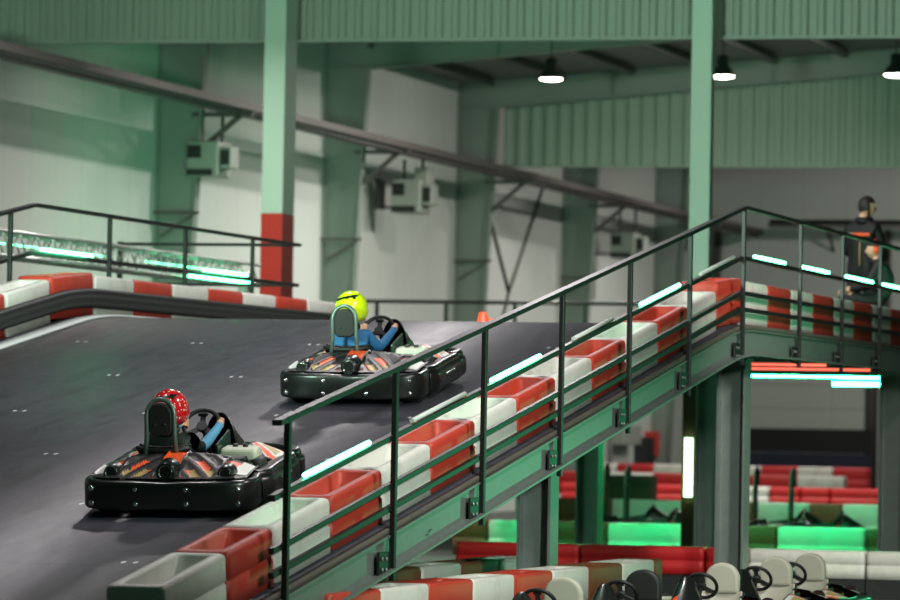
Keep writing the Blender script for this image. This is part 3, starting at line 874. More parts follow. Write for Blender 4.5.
def rrect(w, h, r, n=3):
    pts = []
    for cx, cy, a0 in ((w / 2 - r, h / 2 - r, 0), (-w / 2 + r, h / 2 - r, PI / 2), (-w / 2 + r, -h / 2 + r, PI), (w / 2 - r, -h / 2 + r, 1.5 * PI)):
        for k in range(n + 1):
            a = a0 + PI / 2 * k / n
            pts.append((cx + r * cos(a), cy + r * sin(a)))
    return pts

def smooth_path(pts, it=2):
    pts = [V(p) for p in pts]
    for _ in range(it):
        q = [pts[0]]
        for a, b in zip(pts, pts[1:]): q += [a * .75 + b * .25, a * .25 + b * .75]
        pts = q + [pts[-1]]
    return pts

def make_kart(label, group, loc, rot, seat='black', hoop_h=0.84, accent=None):
    accent = accent or K_ORANGE
    t = thing('go_kart', label, 'kart', loc, rot, group)
    xs = -0.15
    sy = .38 if seat == 'white' else 0.0
    MB().box((0, 0.05, 0.05), (0.72, 1.55, 0.025)).build('floor_pan', K_BLACK, t)
    # rear bumper plate, wrapped round the corners
    pth = smooth_path([(-.60, -.50, .185), (-.64, -.72, .185), (-.60, -.90, .185), (-.44, -.955, .185), (-.25, -.965, .185), (0, -.95, .185), (.25, -.965, .185), (.44, -.955, .185), (.60, -.90, .185), (.64, -.72, .185), (.60, -.50, .185)])
    sc = []
    for p in pth:
        sc.append((1.0, 1.0 - 0.10 * max(0, 1 - abs(p.x) / .2)))
    MB().sweep(pth, rrect(0.075, 0.225, 0.03), 0, scale=sc).build('rear_bumper', K_BLACK, t)
    for xx in (-.57, -.22, .17, .56):
        for zz in (.125, .235):
            yy_ = -.992 if abs(xx) < .4 else -.955
            MB().lathe([(0, .012), (.012, .012), (.02, .004), (.022, 0), (.022, -.01)], 12, M=Matrix.Translation((xx, yy_, zz)) @ Matrix.Rotation(PI / 2, 4, 'X')).build('bolt', K_CHROME, t)
    # ribbed engine cover
    def cov(u, v):
        x = (u - .5) * 1.22; a = abs(x) / .61
        h = 0.10 * (1 - a ** 2.8) + 0.025
        y_ = -.945 + .50 * v + .09 * a ** 3 * (1 - v)
        z = .295 + h * (1 - (1 - v) ** 1.8)
        k = cmat(u, v)
        if k == 0: z += 0.016
        if abs(x) < .085 and v > .25: z += .018
        return V((x, y_, z))
    def cmat(u, v):
        x = (u - .5) * 1.22; ax = abs(x)
        if ax < .10:
            return 1 if (ax < .072 and v > .30) else 0
        lim = .38 + .03 * v
        if ax < lim:
            s_ = v * 2.3 + ax * 7.0
            if abs(ax - lim) < .035: return 0
            if s_ % 1.0 < .48 or v > .93 or v < .06: return 0
            if v < .30: return 4 if ax > .17 else 1
            if v < .62 and ax < .30: return 1 if s_ % 2 < 1 else 3
            return 3
        w = (ax - lim) / (.61 - lim)
        if v < .12 or w > .93: return 0
        if v > .40 and w < .42: return 1 if v < .85 else 3
        if v > .28 and .30 < w: return 2
        return 3
    m_ = MB(); m_.grid(96, 40, cov, cmat)
    m_.build('engine_cover', [K_BODY, accent, K_WHITE, K_GREY, K_GOLD], t)
    for xx, yy_, zz, rr in ((0, -.905, .355, .074), (-.44, -.845, .335, .056), (.44, -.845, .335, .056)):
        Mx = Matrix.Translation((xx, yy_, zz)) @ Matrix.Rotation(PI / 2, 4, 'X')
        o = MB().lathe([(rr * .70, .015), (rr * .9, .03), (rr, .015), (rr * 1.12, -.03), (rr * 1.25, -.12)], 24, M=Mx).build('exhaust_shroud', K_BLACK, t)
        q = MB(); q.lathe([(rr * .66, -.05), (rr * .66, .022), (rr * .74, .022), (rr * .76, -.05)], 24, 0, Mx); q.build('pipe_ring', K_CHROME, o)
        MB().lathe([(0, -.045), (rr * .67, -.045)], 24, 0, Mx).build('pipe_bore', K_HOLE, o)
    # side pods and bumpers
    for s_ in (-1, 1):
        pp = smooth_path([(s_ * .60, -.46, .165), (s_ * .66, -.38, .165), (s_ * .645, -.2, .165), (s_ * .645, .32, .165), (s_ * .66, .5, .165), (s_ * .60, .58, .165)])
        m_ = MB(); m_.sweep(pp, rrect(0.11, .20, .05)); m_.sweep([V((p.x - s_ * .03, p.y, p.z + .10)) for p in pp], rrect(.12, .08, .035))
        sb = m_.build('side_bumper', K_BLACK, t)
        for k in range(5):
            MB().cyl((s_ * .690, -.1 + .07 * k, .20), (s_ * .716, -.1 + .07 * k, .20), .015, n=10).build('bolt', K_CHROME, sb)
        # panel with graphics on the pod
        def pod(u, v, s_=s_):
            y_ = .12 + .62 * u
            x_ = s_ * (.36 + .27 * v - .05 * (u - .5) ** 2)
            z_ = .37 - .10 * v - .05 * u + .04 * sin(PI * u)
            return V((x_, y_, z_))
        def podm(u, v):
            a = u - .5 + .5 * (v - .5); b = v
            if u < .06 or u > .94 or v < .05 or v > .92: return 0
            e = abs(a) * 2.1
            if e < .28: return 3 if .2 < b < .8 else 2
            if e < .42: return 2
            if e < .72: return 1
            if e < .82: return 2
            return 0
        m_ = MB(); m_.grid(40, 24, pod, podm); m_.build('pod_panel', [K_BODY, accent, K_WHITE, K_GOLD], t, thick=.02)
        m_ = MB(); m_.box((s_ * .5, .15, .17), (.26, .9, .18)); m_.build('side_pod', K_BLACK, t, bevel=.05, seg=3)
    # front bumper
    pf = smooth_path([(-.60, .52, .17), (-.66, .66, .17), (-.60, .84, .17), (-.35, .96, .17), (0, 1.0, .17), (.35, .96, .17), (.60, .84, .17), (.66, .66, .17), (.60, .52, .17)])
    m_ = MB(); m_.sweep(pf, rrect(.12, .20, .055)); m_.sweep([V((p.x * .97, p.y * .97, p.z + .10)) for p in pf], rrect(.11, .09, .04))
    m_.build('front_bumper', K_BLACK, t)
    # nose and dash fairing
    def nose(u, v):
        y_ = .36 + .56 * v
        w = .12 + .20 * v ** 1.3; zt = .625 - .39 * v ** 1.15
        a = (u - .5) * PI
        return V((.11 * (1 - v) + w * sin(a) * 1.05, y_ + .02 * cos(a), zt - .30 * (1 - cos(a)) * (1 - .55 * v)))
    def nosem(u, v):
        if .18 < v < .42 and abs(u - .62 - .2 * (v - .3)) < .05: return 2
        if .45 < v < .62 and abs(u - .7) < .06: return 1
        if .70 < v < .92 and abs(u - .5) < .22: return 1
        return 0
    m_ = MB(); m_.grid(32, 24, nose, nosem); m_.build('nose_fairing', [K_BLACK, accent, K_GREEN], t, thick=.012)
    # seat
    prof = smooth_path([(0, .22 + sy * .4, .10), (0, .0 + sy, .075), (0, -.2 + sy, .085), (0, -.30 + sy, .20), (0, -.36 + sy, .40), (0, -.38 + sy, .47)], 2)
    def seat_f(u, v):
        k = v * (len(prof) - 1); i = min(int(k), len(prof) - 2); f = k - i
        p = prof[i].lerp(prof[i + 1], f); tg = (prof[i + 1] - prof[i]).normalized()
        nrm = V((0, tg.z, -tg.y)) * -1
        if nrm.z < -.01: nrm = -nrm
        nrm = V((0, abs(tg.z), abs(tg.y)))
        a = (u - .5) * 2.6
        return V((xs + .205 * sin(a), 0, 0)) + p + nrm * ((.15 - .08 * v) * (1 - cos(a)))
    m_ = MB(); m_.grid(20, 24, seat_f); m_.build('seat', K_SHELL if seat == 'black' else K_CAP, t, thick=.015)
    if seat == 'white':
        m_ = MB()
        m_.prism([(-.165 + 0, .46)] + [(.165 * cos(PI - PI * k / 14), .60 + .15 * sin(PI * k / 14)) for k in range(15)] + [(.165, .46)], 1, -.43 + sy, -.33 + sy, 0, True)
        o = m_.build('headrest', K_CAP, t, bevel=.03, seg=3); o.location.x = xs
    else:
        hw = .108
        hz = hoop_h
        pth = [(xs - hw - .02, -.46, .36), (xs - hw, -.455, hz - .28)] + [(xs + hw * cos(PI - PI * k / 12), -.45 + .02 * sin(PI * k / 12), hz - .125 + .125 * sin(PI * k / 12)) for k in range(13)] + [(xs + hw, -.455, hz - .28), (xs + hw + .02, -.46, .36)]
        MB().tube(pth, .019, 10, up=(0, 1, 0)).build('headrest_frame', K_HOOP, t)
        m_ = MB()
        q = [(xs - .094, hz - .25), (xs - .095, hz - .12)] + [(xs + .095 * cos(PI - PI * k / 12), hz - .12 + .095 * sin(PI * k / 12)) for k in range(1, 12)] + [(xs + .095, hz - .12), (xs + .094, hz - .25), (xs + .06, hz - .28), (xs - .06, hz - .28)]
        m_.prism(q, 1, -.465, -.405, 0, True)
        hp = m_.build('headrest', K_SHELL, t, bevel=.015)
        for dx in (-.038, .038): MB().cyl((xs + dx, -.476, hz - .19), (xs + dx, -.462, hz - .19), .010, n=10).build('bolt', K_CHROME, hp)
        if hoop_h > 1:
            MB().bar((xs, -.44, .3), (xs, -.44, hz - .3), .05, .03).build('hoop_stay', K_SHELL, t)
    m_ = MB(); m_.tube([(xs - .20, -.30 + sy, .42), (xs - .195, -.40 + sy, .46), (xs - .10, -.45 + sy, .45), (xs + .1, -.45 + sy, .45), (xs + .195, -.40 + sy, .46), (xs + .20, -.3 + sy, .42)], .02, 8); m_.build('seat_stay', K_SHELL, t)
    # steering
    n = V((0, -.80, .60)).normalized(); c = V((-.01, .27, .535)); upv = V((0, .6, .8)); sd = V((1, 0, 0))
    sw = MB().torus(c, .142, .017, n, 40, 10).build('steering_wheel', K_SHELL, t)
    m_ = MB()
    for a in (PI / 2, PI * 1.20, PI * 1.80):
        d = sd * cos(a) + upv * sin(a); w = n.cross(d)
        m_.bar(c + d * .02 - n * .01, c + d * .138, .042, .012, 0, n)
    m_.cyl(c - n * .03, c + n * .012, .04, n=16)
    m_.build('wheel_spokes', K_GREY, sw)
    m_ = MB(); m_.box(c + upv * .095 + n * .01, (.07, .035, .02)); m_.build('wheel_label', K_BLACK, sw)
    MB().tube([c - n * .02, V((0, .62, .16))], .016, 8).build('steering_column', K_SHELL, t)
    # engine on the open side
    m_ = MB(); m_.box((.37, -.12, .21), (.30, .36, .22)); m_.build('engine_block', K_BLACK, t, bevel=.02)
    m_ = MB(); m_.box((.36, -.28, .345), (.22, .15, .08)); m_.build('air_filter', K_BLACK, t, bevel=.025, seg=3)
    ft = MB().box((.36, .0, .365), (.30, .22, .105)).build('fuel_tank', K_CREAM, t, bevel=.04, seg=4)
    for xx in (.32, .40): MB().cyl((xx, .0, .41), (xx, .0, .44), .022, n=12).build('tank_cap', K_GREY, ft)
    m_ = MB(); m_.box((.54, -.13, .30), (.08, .2, .12)); m_.build('muffler', K_GREY, t, bevel=.03)
    MB().box((.21, .06, .36), (.02, .42, .25), M=Matrix.Rotation(.15, 3, 'X')).build('side_shield', K_GREEN, t, bevel=.005)
    MB().box((-.36, .06, .28), (.02, .42, .22)).build('side_shield', K_BLACK, t, bevel=.005)
    # wheels
    for xx, yy_, r_, w_ in ((-.50, -.62, .135, .19), (.50, -.62, .135, .19), (-.50, .62, .128, .13), (.50, .62, .128, .13)):
        Mx = Matrix.Translation((xx, yy_, r_)) @ Matrix.Rotation(PI / 2, 4, 'Y')
        w2 = w_ / 2
        o = MB().lathe([(r_ * .55, -w2), (r_ * .9, -w2), (r_, -w2 * .7), (r_, w2 * .7), (r_ * .9, w2), (r_ * .55, w2)], 28, M=Mx).build('wheel', K_TYRE, t)
        MB().lathe([(0, -w2 * .8), (r_ * .5, -w2 * .8), (r_ * .56, -w2), (r_ * .56, w2), (r_ * .5, w2 * .8), (0, w2 * .8)], 20, M=Mx).build('rim', K_GREY, o)
    MB().cyl((-.45, -.62, .135), (.45, -.62, .135), .02, n=10).build('axle', K_CHROME, t)
    return t

# ------------------------------------------------------------------ people
SKIN = mat('skin', (214, 168, 140), 0.5, var=0.04)
HAIR = mat('dark_hair', (36, 26, 20), 0.6, var=0.2, scale=40)
EYE_W = mat('eye_white', (225, 225, 222), 0.3); EYE_D = mat('eye_dark', (30, 24, 20), 0.2); LIP = mat('lips', (176, 104, 92), .5)
def skin_body(name, J, bones, mats, bone_mat, root, parent, extras=None, sub=2):
    """J: joint -> (position, radius or (rx, ry)); bones: pairs; bone_mat: material index of each bone."""
    names = list(J); idx = {n: i for i, n in enumerate(names)}
    me = bpy.data.meshes.new(name + '_frame')
    me.from_pydata([tuple(J[n][0]) for n in names], [(idx[a], idx[b]) for a, b in bones], [])
    o = bpy.data.objects.new(name + '_frame', me); COL.objects.link(o)
    o.modifiers.new('skin', 'SKIN').use_smooth_shade = True
    s_ = o.modifiers.new('sub', 'SUBSURF'); s_.levels = sub; s_.render_levels = sub
    for n in names:
        r = J[n][1]; d = me.skin_vertices[0].data[idx[n]]
        d.radius = r if isinstance(r, tuple) else (r, r); d.use_root = (n == root)
    dg = bpy.context.evaluated_depsgraph_get(); dg.update()
    m2 = bpy.data.meshes.new_from_object(o.evaluated_get(dg))
    bpy.data.objects.remove(o)
    bm = bmesh.new(); bm.from_mesh(m2)
    seg = [(V(J[a][0]), V(J[b][0]), bone_mat[i]) for i, (a, b) in enumerate(bones)]
    for f in bm.faces:
        c = f.calc_center_median(); best = None
        for a, b, k in seg:
            ab = b - a; tt = max(0, min(1, (c - a).dot(ab) / max(ab.length_squared, 1e-9)))
            d = (a + ab * tt - c).length
            if best is None or d < best[0]: best = (d, k)
        f.material_index = best[1]; f.smooth = True
    mb_ = MB(); mb_.bm.free(); mb_.bm = bm
    if extras: extras(mb_)
    bpy.data.meshes.remove(m2)
    return mb_.build(name, mats, parent)

def head_into(mb_, c, M, r=(.075, .095, .115), skin=1, white=2, dark=3, lip=4):
    """face looks along local +y"""
    c = V(c); s_ = r[2] / .115
    def fn(d, p):
        p = p.copy()
        if d.z < 0: p.x *= 1 - .22 * (-d.z); p.y += .012 * s_ * (-d.z) * max(0, d.y)
        if d.y > .8 and abs(d.z) < .25: p.y -= .004 * s_
        e = math.exp(-((d.x / .13) ** 2)) * math.exp(-(((d.z + .16) / .2) ** 2))
        if d.y > 0: p.y += .026 * s_ * e
        return p
    mb_.ell(c, r, 28, 20, skin, M, fn)
    for sx in (-1, 1):
        mb_.ell(c + M @ V((sx * r[0] * 1.0, -.005 * s_, -.01 * s_)), (.012 * s_, .02 * s_, .032 * s_), 10, 8, skin, M)
        mb_.ell(c + M @ V((sx * .03 * s_, r[1] * .88, .012 * s_)), (.014 * s_, .010 * s_, .010 * s_), 10, 8, white, M)
        mb_.ell(c + M @ V((sx * .03 * s_, r[1] * .88 + .008 * s_, .012 * s_)), (.006 * s_, .004 * s_, .006 * s_), 8, 6, dark, M)
    mb_.ell(c + M @ V((0, r[1] * .86, -.052 * s_)), (.024 * s_, .008 * s_, .007 * s_), 10, 6, lip, M)

def fingers_on_bar(mb_, palm, bar, axis, back, skin, s_=1.0):
    """four fingers and a thumb curled round a bar; palm: palm centre, bar: bar centre, axis: along the bar, back: from bar to palm."""
    axis = V(axis).normalized(); back = (V(back) - axis * V(back).dot(axis)).normalized(); up = axis.cross(back)
    for i, (k, l) in enumerate(((-1.5, .9), (-.5, 1.0), (.5, .96), (1.5, .8))):
        o = V(bar) + axis * (k * .017 * s_)
        R = .027 * s_
        pts = [V(palm) + axis * (k * .015 * s_)]
        for a in (60, 110, 165, 215 + 25 * l):
            a = math.radians(a)
            pts.append(o + (back * cos(a) + up * sin(a)) * R)
        mb_.tube(smooth_path(pts, 1), .0085 * s_, 7, skin, scale=[1.1 - .03 * j for j in range(len(smooth_path(pts, 1)))])
    o = V(bar) + axis * (-2.2 * .017 * s_)
    pts = [V(palm) - axis * .02 * s_]
    for a in (-40, -100, -150):
        a = math.radians(a); pts.append(o + axis * .012 * s_ + (back * cos(a) + up * sin(a)) * .028 * s_)
    mb_.tube(smooth_path(pts, 1), .0095 * s_, 7, skin)

def make_driver(kart_t, label, sleeve, vest, helmet_rgb, dots, loc, rot, tall=1.0, upper=None):
    t = thing('person', label, 'person', loc, rot, None)
    xs = -.155
    wc = V((-.01, .27, .535)); upv = V((0, .6, .8)); nn = V((0, -.8, .6))
    ha, hb = math.radians(170), math.radians(12)
    rimL = wc + V((1, 0, 0)) * .142 * cos(ha) + upv * .142 * sin(ha)
    rimR = wc + V((1, 0, 0)) * .142 * cos(hb) + upv * .142 * sin(hb)
    pL, pR = rimL + nn * .030 + V((-.006, -.01, 0)), rimR + nn * .030 + V((.006, -.01, 0))
    hz = .725 * tall
    J = {'pelvis': ((xs, -.16, .20), (.13, .10)), 'waist': ((xs, -.19, .30), (.125, .095)), 'chest': ((xs, -.21, .43), (.14, .10)),
         'neck': ((xs, -.20, .545), (.06, .055)), 'head': ((xs, -.17, .63), (.055, .055)),
         'shL': ((xs - .145, -.19, .50), .058), 'elL': ((xs - .19, .04, .44), .045), 'wrL': (tuple(pL + V((-.02, -.055, -.015))), .030), 'haL': (tuple(pL), (.030, .034)),
         'shR': ((xs + .145, -.17, .50), .062), 'elR': ((xs + .225, -.07, .41), .052), 'wrR': (tuple(pR + V((.02, -.055, -.02))), .031), 'haR': (tuple(pR), (.030, .034)),
         'hipL': ((xs - .08, -.10, .20), .085), 'knL': ((xs - .13, .20, .34), .06), 'anL': ((xs - .07, .52, .15), .04), 'toL': ((xs - .07, .60, .19), .035),
         'hipR': ((xs + .08, -.10, .20), .085), 'knR': ((xs + .15, .20, .34), .06), 'anR': ((xs + .13, .52, .15), .04), 'toR': ((xs + .13, .60, .19), .035)}
    for k_ in ('waist', 'chest', 'neck', 'head', 'shL', 'shR'):
        q_, r_ = J[k_]; J[k_] = ((q_[0], q_[1], q_[2] * tall), r_)
    bones = [('pelvis', 'waist'), ('waist', 'chest'), ('chest', 'neck'), ('neck', 'head'), ('chest', 'shL'), ('shL', 'elL'), ('elL', 'wrL'), ('wrL', 'haL'),
             ('chest', 'shR'), ('shR', 'elR'), ('elR', 'wrR'), ('wrR', 'haR'), ('pelvis', 'hipL'), ('hipL', 'knL'), ('knL', 'anL'), ('anL', 'toL'),
             ('pelvis', 'hipR'), ('hipR', 'knR'), ('knR', 'anR'), ('anR', 'toR')]
    bm_ = [5, 6, 6, 1, 6, 6, 0, 1, 6, 6, 0, 1, 5, 5, 5, 7, 5, 5, 5, 7]
    Mh = Matrix.Rotation(-.25, 3, 'Z') @ Matrix.Rotation(-.1, 3, 'X')
    hc = V((xs, -.155, hz))
    def ex(mb_):
        head_into(mb_, hc + V((0, .01, -.02)), Mh, (.07, .085, .10))
        fingers_on_bar(mb_, pL, rimL, upv, nn, 1, 1.05); fingers_on_bar(mb_, pR, rimR, upv, nn, 1, 1.05)
    TR = mat('dark_trousers', (34, 38, 46), 0.7); SH = mat('dark_shoes', (24, 24, 26), .6)
    skin_body('body', J, bones, [sleeve, SKIN, EYE_W, EYE_D, LIP, TR, vest, SH], bm_, 'pelvis', t, ex)
    # neck collar
    MB().torus((xs, -.195, .57 * tall), .062, .03, (0, -.2, 1), 24, 8).build('neck_collar', K_SHELL, t)
    # helmet, open at the face
    HM = mat('helmet_' + ('red' if dots else 'yellow'), helmet_rgb, 0.18, var=0.03, coat=0.6)
    if dots:
        nt = HM.node_tree; bs = nt.nodes['Principled BSDF']
        tc = nt.nodes.new('ShaderNodeTexCoord'); vo = nt.nodes.new('ShaderNodeTexVoronoi'); vo.inputs['Scale'].default_value = 36; vo.inputs['Randomness'].default_value = 0.55
        nt.links.new(tc.outputs['Object'], vo.inputs['Vector'])
        f = math_node(nt, 'LESS_THAN', vo.outputs['Distance'], 0.26)
        nt.links.new(mix_node(nt, f, lin(helmet_rgb), lin((235, 226, 220))), bs.inputs['Base Color'])
    def hfn(d, p):
        p = p.copy()
        if d.z < -.55: p.z = -.55 * .14 + (p.z + .55 * .14) * .75
        if d.z < -.1 and d.y > 0: p.y += .018
        return p
    def hmf(d):
        if d.y > .45 and -.30 < d.z < .38 and abs(d.x) < .82: return None
        if d.z < -.86: return None
        return 0
    hel = MB(); hel.ell(hc, (.139, .153, .151), 40, 28, 0, Mh, hfn, hmf)
    hel = hel.build('helmet', HM, t, thick=.012)
    vis = MB(); vis.ell(hc, (.135, .149, .147), 40, 28, 0, Mh, hfn, lambda d: 0 if (d.y > .36 and -.36 < d.z < .44 and abs(d.x) < .90) else None)
    VM = mat('dark_visor', (22, 30, 30), 0.08, coat=.5)
    vis.build('visor', VM, hel)
    st = MB()
    st.ell(hc, (.1475, .1615, .1595), 60, 40, 0, Mh, hfn, lambda d: 0 if (d.y < -.05 and abs(d.z - .58 - .22 * d.x) < .075 and -.75 < d.x < .62) or (abs(d.z - .62) < .13 and .52 < d.x < .60 and d.y < -.05) else None)
    st.build('helmet_stripe', mat('helmet_black_stripe', (18, 20, 18), .3), hel)
    if dots:
        st = MB(); st.ell(hc, (.1475, .1615, .1595), 60, 40, 0, Mh, hfn, lambda d: 0 if (-.42 < d.z < -.26 and .25 < d.y < .42 and d.x > 0) else None)
        st.build('helmet_sticker', K_CREAM, hel)
    return t

tilt = math.atan(SL)
# kart with the red helmet driver, lower on the ramp
def on_ramp(px, py, yaw, back=.955):
    p = deck_hit(px, py)
    d = V((-sin(yaw), cos(yaw) * cos(tilt), cos(yaw) * sin(tilt)))
    return p + d * back, Matrix.Rotation(tilt, 4, 'X') @ Matrix.Rotation(yaw, 4, 'Z')
yaw1, yaw2 = math.radians(4.6), math.radians(2.6)
loc, M1 = on_ramp(165.5, 520, yaw1)
k1 = make_kart('black and orange rental kart with the red helmeted driver, lower on the ramp', 'karts driving up the ramp', loc, M1.to_euler())
SL_B = mat('light_blue_sleeve', (88, 156, 194), 0.7, var=.15, scale=30, bump=.3)
VEST = mat('dark_green_vest', (15, 28, 25), 0.6, var=.1)
make_driver(k1, 'child driver in red dotted helmet, dark vest and light blue sleeves', SL_B, VEST, (206, 18, 28), True, loc, M1.to_euler(), 1.0)
loc2, M2 = on_ramp(348.5, 407, yaw2)
k2 = dup(k1, None, 'black and orange rental kart with the yellow helmeted driver, higher on the ramp')
k2.location = loc2; k2.rotation_euler = M2.to_euler()
SL_C = mat('deep_blue_jacket', (36, 104, 156), 0.7, var=.12, scale=25, bump=.3)
make_driver(k2, 'child driver in bright yellow-green helmet and blue jacket', SL_C, SL_C, (214, 246, 26), False, loc2, M2.to_euler(), 1.09)

# parked karts in the pit lane, facing back along the lane
base = None
for k, (px, py, w) in enumerate(((788.5, 571, 'last'), (756, 575, 'fourth'), (701, 582, 'third'), (620, 590, 'second'), (538, 599, 'first'))):
    pt = at_z(px, py, 0.57 * .9)
    p = (pt.x, pt.y + .27 * .9 + (.12 if w == 'last' else 0), 0)
    lab = f'parked kart with {"black" if w == "second" else "white"} seat in the pit lane, {w} from the ramp foot'
    rot = Matrix.Rotation(PI, 4, 'Z').to_euler()
    if w == 'second':
        o = make_kart(lab, 'parked pit lane karts', p, rot, 'white')
        for ch in o.children:
            if ch.name.split('.')[0] in ('seat', 'headrest'):
                ch.data = ch.data.copy(); ch.data.materials[0] = K_SHELL
    elif base is None: base = o = make_kart(lab, 'parked pit lane karts', p, rot, 'white')
    else:
        o = dup(base, None, lab); o.location = p; o.rotation_euler = rot
    (o if w == 'second' or k else base).scale = (.9, .9, .9)
# tyres standing beyond the queue
for k, (px, py, lb) in enumerate(((810, 585, 'black kart tyre on the floor beside the last parked kart'), (833, 584, 'black kart tyre with a yellow tag standing beyond the parked karts'))):
    p = at_z(px, py, 0.30); 
    t = thing('spare_tyre', lb, 'tyre', (p.x, p.y, 0.15), (0, 0, -.25), None)
    Mx = Matrix.Rotation(PI / 2, 4, 'Y'); r_, w2 = .15, .11
    MB().lathe([(r_ * .55, -w2), (r_ * .9, -w2), (r_, -w2 * .7), (r_, w2 * .7), (r_ * .9, w2), (r_ * .55, w2), (r_ * .5, 0), (r_ * .55, -w2)], 28, M=Mx).build('tread', K_TYRE, t)
    MB().lathe([(0, -w2 * .6), (r_ * .52, -w2 * .6), (r_ * .52, w2 * .6), (0, w2 * .6)], 20, M=Mx).build('rim', K_GREY, t)
    if k: MB().box((w2 + .005, 0, .06), (.01, .05, .09)).build('tag', YELLOW, t)
# dark karts parked side-on under the bridge
dk = None
for k, (px, yy_, w) in enumerate(((604, 66.6, 'first'), (625, 64.6, 'second'), (754, 66.6, 'third'), (790, 64.6, 'fourth'))):
    q = at_y(px, 480, yy_)
    p = (q.x + .45, yy_, 0)
    lab = f'dark parked kart with tall headrest frame under the bridge, {w} from the white wall'
    rot = (0, 0, -PI / 2)
    if dk is None: dk = make_kart(lab, 'dark karts parked under the bridge', p, rot, 'black', 1.28, K_RED)
    else:
        o = dup(dk, None, lab); o.location = p; o.rotation_euler = rot

# two staff members on the level track
JK = mat('black_jacket', (10, 11, 11), 0.65, var=.12, scale=20, bump=.2)
TRS = mat('black_trousers', (18, 20, 22), 0.7)
JEAN = mat('blue_jeans', (34, 58, 110), 0.8, var=.15)
def relaxed_hand(mb_, palm, d, side, skin, s_=1.0):
    d = V(d).normalized(); side = V(side).normalized(); nr = d.cross(side)
    for k, l in ((-1.5, .062), (-.5, .075), (.5, .07), (1.5, .055)):
        a = V(palm) + side * (k * .018 * s_) + d * .03 * s_
        pts = [a, a + d * l * .45 * s_ + nr * .004, a + d * l * .8 * s_ + nr * .018 * s_, a + d * l * s_ + nr * .036 * s_]
        mb_.tube(smooth_path(pts, 1), .0085 * s_, 7, skin)
    a = V(palm) - side * .03 * s_
    mb_.tube(smooth_path([a, a - side * .02 * s_ + d * .02 * s_, a - side * .022 * s_ + d * .055 * s_ + nr * .012], 1), .0095 * s_, 7, skin)

px_s = 866
Xs = -9.86
ps = at_x(px_s, 300, Xs)
ztop = at_x(px_s, 195.5, Xs).z - ZC
kS = ztop / 1.82
t = thing('person', 'standing person in black jacket with an orange back stripe, turned away on the level track', 'person', (Xs - .06, ps.y, ZC), (0, 0, -.30))
t.scale = (kS, kS, kS)
J = {'pelvis': ((0, 0, .95), (.165, .12)), 'waist': ((0, 0, 1.08), (.17, .125)), 'chest': ((0, .01, 1.30), (.20, .135)), 'up': ((0, 0, 1.43), (.15, .105)), 'neck': ((0, .0, 1.535), (.06, .06)), 'head': ((0.01, .02, 1.63), (.055, .06)),
     'shL': ((-.18, 0, 1.44), .075), 'elL': ((-.25, .06, 1.16), .058), 'wrL': ((-.16, .27, 1.08), .042), 'haL': ((-.11, .32, 1.07), (.030, .042)),
     'shR': ((.18, 0, 1.44), .075), 'elR': ((.25, .08, 1.16), .058), 'wrR': ((.17, .28, 1.08), .042), 'haR': ((.12, .33, 1.07), (.030, .042)),
     'hipL': ((-.10, 0, .90), .11), 'knL': ((-.12, .02, .50), .072), 'anL': ((-.13, -.01, .09), .052), 'toL': ((-.15, .16, .045), .042),
     'hipR': ((.10, 0, .90), .11), 'knR': ((.12, .02, .50), .072), 'anR': ((.13, -.01, .09), .052), 'toR': ((.16, .16, .045), .042)}
bones = [('pelvis', 'waist'), ('waist', 'chest'), ('chest', 'up'), ('up', 'neck'), ('neck', 'head'), ('up', 'shL'), ('shL', 'elL'), ('elL', 'wrL'), ('wrL', 'haL'),
         ('up', 'shR'), ('shR', 'elR'), ('elR', 'wrR'), ('wrR', 'haR'), ('pelvis', 'hipL'), ('hipL', 'knL'), ('knL', 'anL'), ('anL', 'toL'), ('pelvis', 'hipR'), ('hipR', 'knR'), ('knR', 'anR'), ('anR', 'toR')]
bmx = [0, 0, 0, 0, 1, 0, 0, 0, 1, 0, 0, 0, 1, 5, 5, 5, 6, 5, 5, 5, 6]
Mh = Matrix.Rotation(-.95, 3, 'Z')
def ex(mb_):
    head_into(mb_, (0.045, .025, 1.69), Mh)
    relaxed_hand(mb_, (-.10, .33, 1.07), (.8, .5, -.1), (0, .2, 1), 1); relaxed_hand(mb_, (.11, .34, 1.07), (-.8, .5, -.1), (0, .2, 1), 1)
skin_body('body', J, bones, [JK, SKIN, EYE_W, EYE_D, LIP, TRS, mat('black_shoes', (14, 14, 14), .5)], bmx, 'pelvis', t, ex)
m_ = MB(); m_.ell((0.045, .02, 1.702), (.083, .103, .116), 28, 20, 0, Mh, None, lambda d: 0 if (d.z > .35 or (d.y < .12 and d.z > -.55 and not (d.y > -.35 and d.z < .0 and abs(d.x) > .8))) else None)
m_.build('hair', HAIR, t, thick=.008)
def back_patch(x0, x1, z0, z1, nm, m__, y_=-.155):
    # follows the curve of the back
    g = MB()
    g.grid(16, 4, lambda u, v: V((x0 + (x1 - x0) * u, -.147 + .55 * (x0 + (x1 - x0) * u) ** 2, z0 + (z1 - z0) * v)))
    return g.build(nm, m__, t, thick=.022)
back_patch(-.06, .17, 1.335, 1.372, 'back_stripe', K_ORANGE)
tag(back_patch(-.115, -.065, 1.335, 1.372, 'back_stripe', K_WHITE), 'white end of the back stripe')
g = MB(); g.tube([(.05, -.160, 1.27), (.052, -.163, 1.12), (.05, -.160, .98)], .008, 6, up=(0, 1, 0)); g.build('lanyard', K_GOLD, t)
MB().tube([(0.01, 0, 1.47), (0.02, .005, 1.53), (0.03, .01, 1.59)], .082, 20, up=(0, 1, 0)) if False else MB().torus((0.02, 0, 1.53), .070, .045, (0, -.15, 1), 24, 8).build('collar', JK, t)
m_ = MB(); m_.torus((0.045, .02, 1.69), .115, .010, Mh @ V((0, 1, .1)), 28, 8)
hs = m_.build('headset_band', K_SHELL, t)
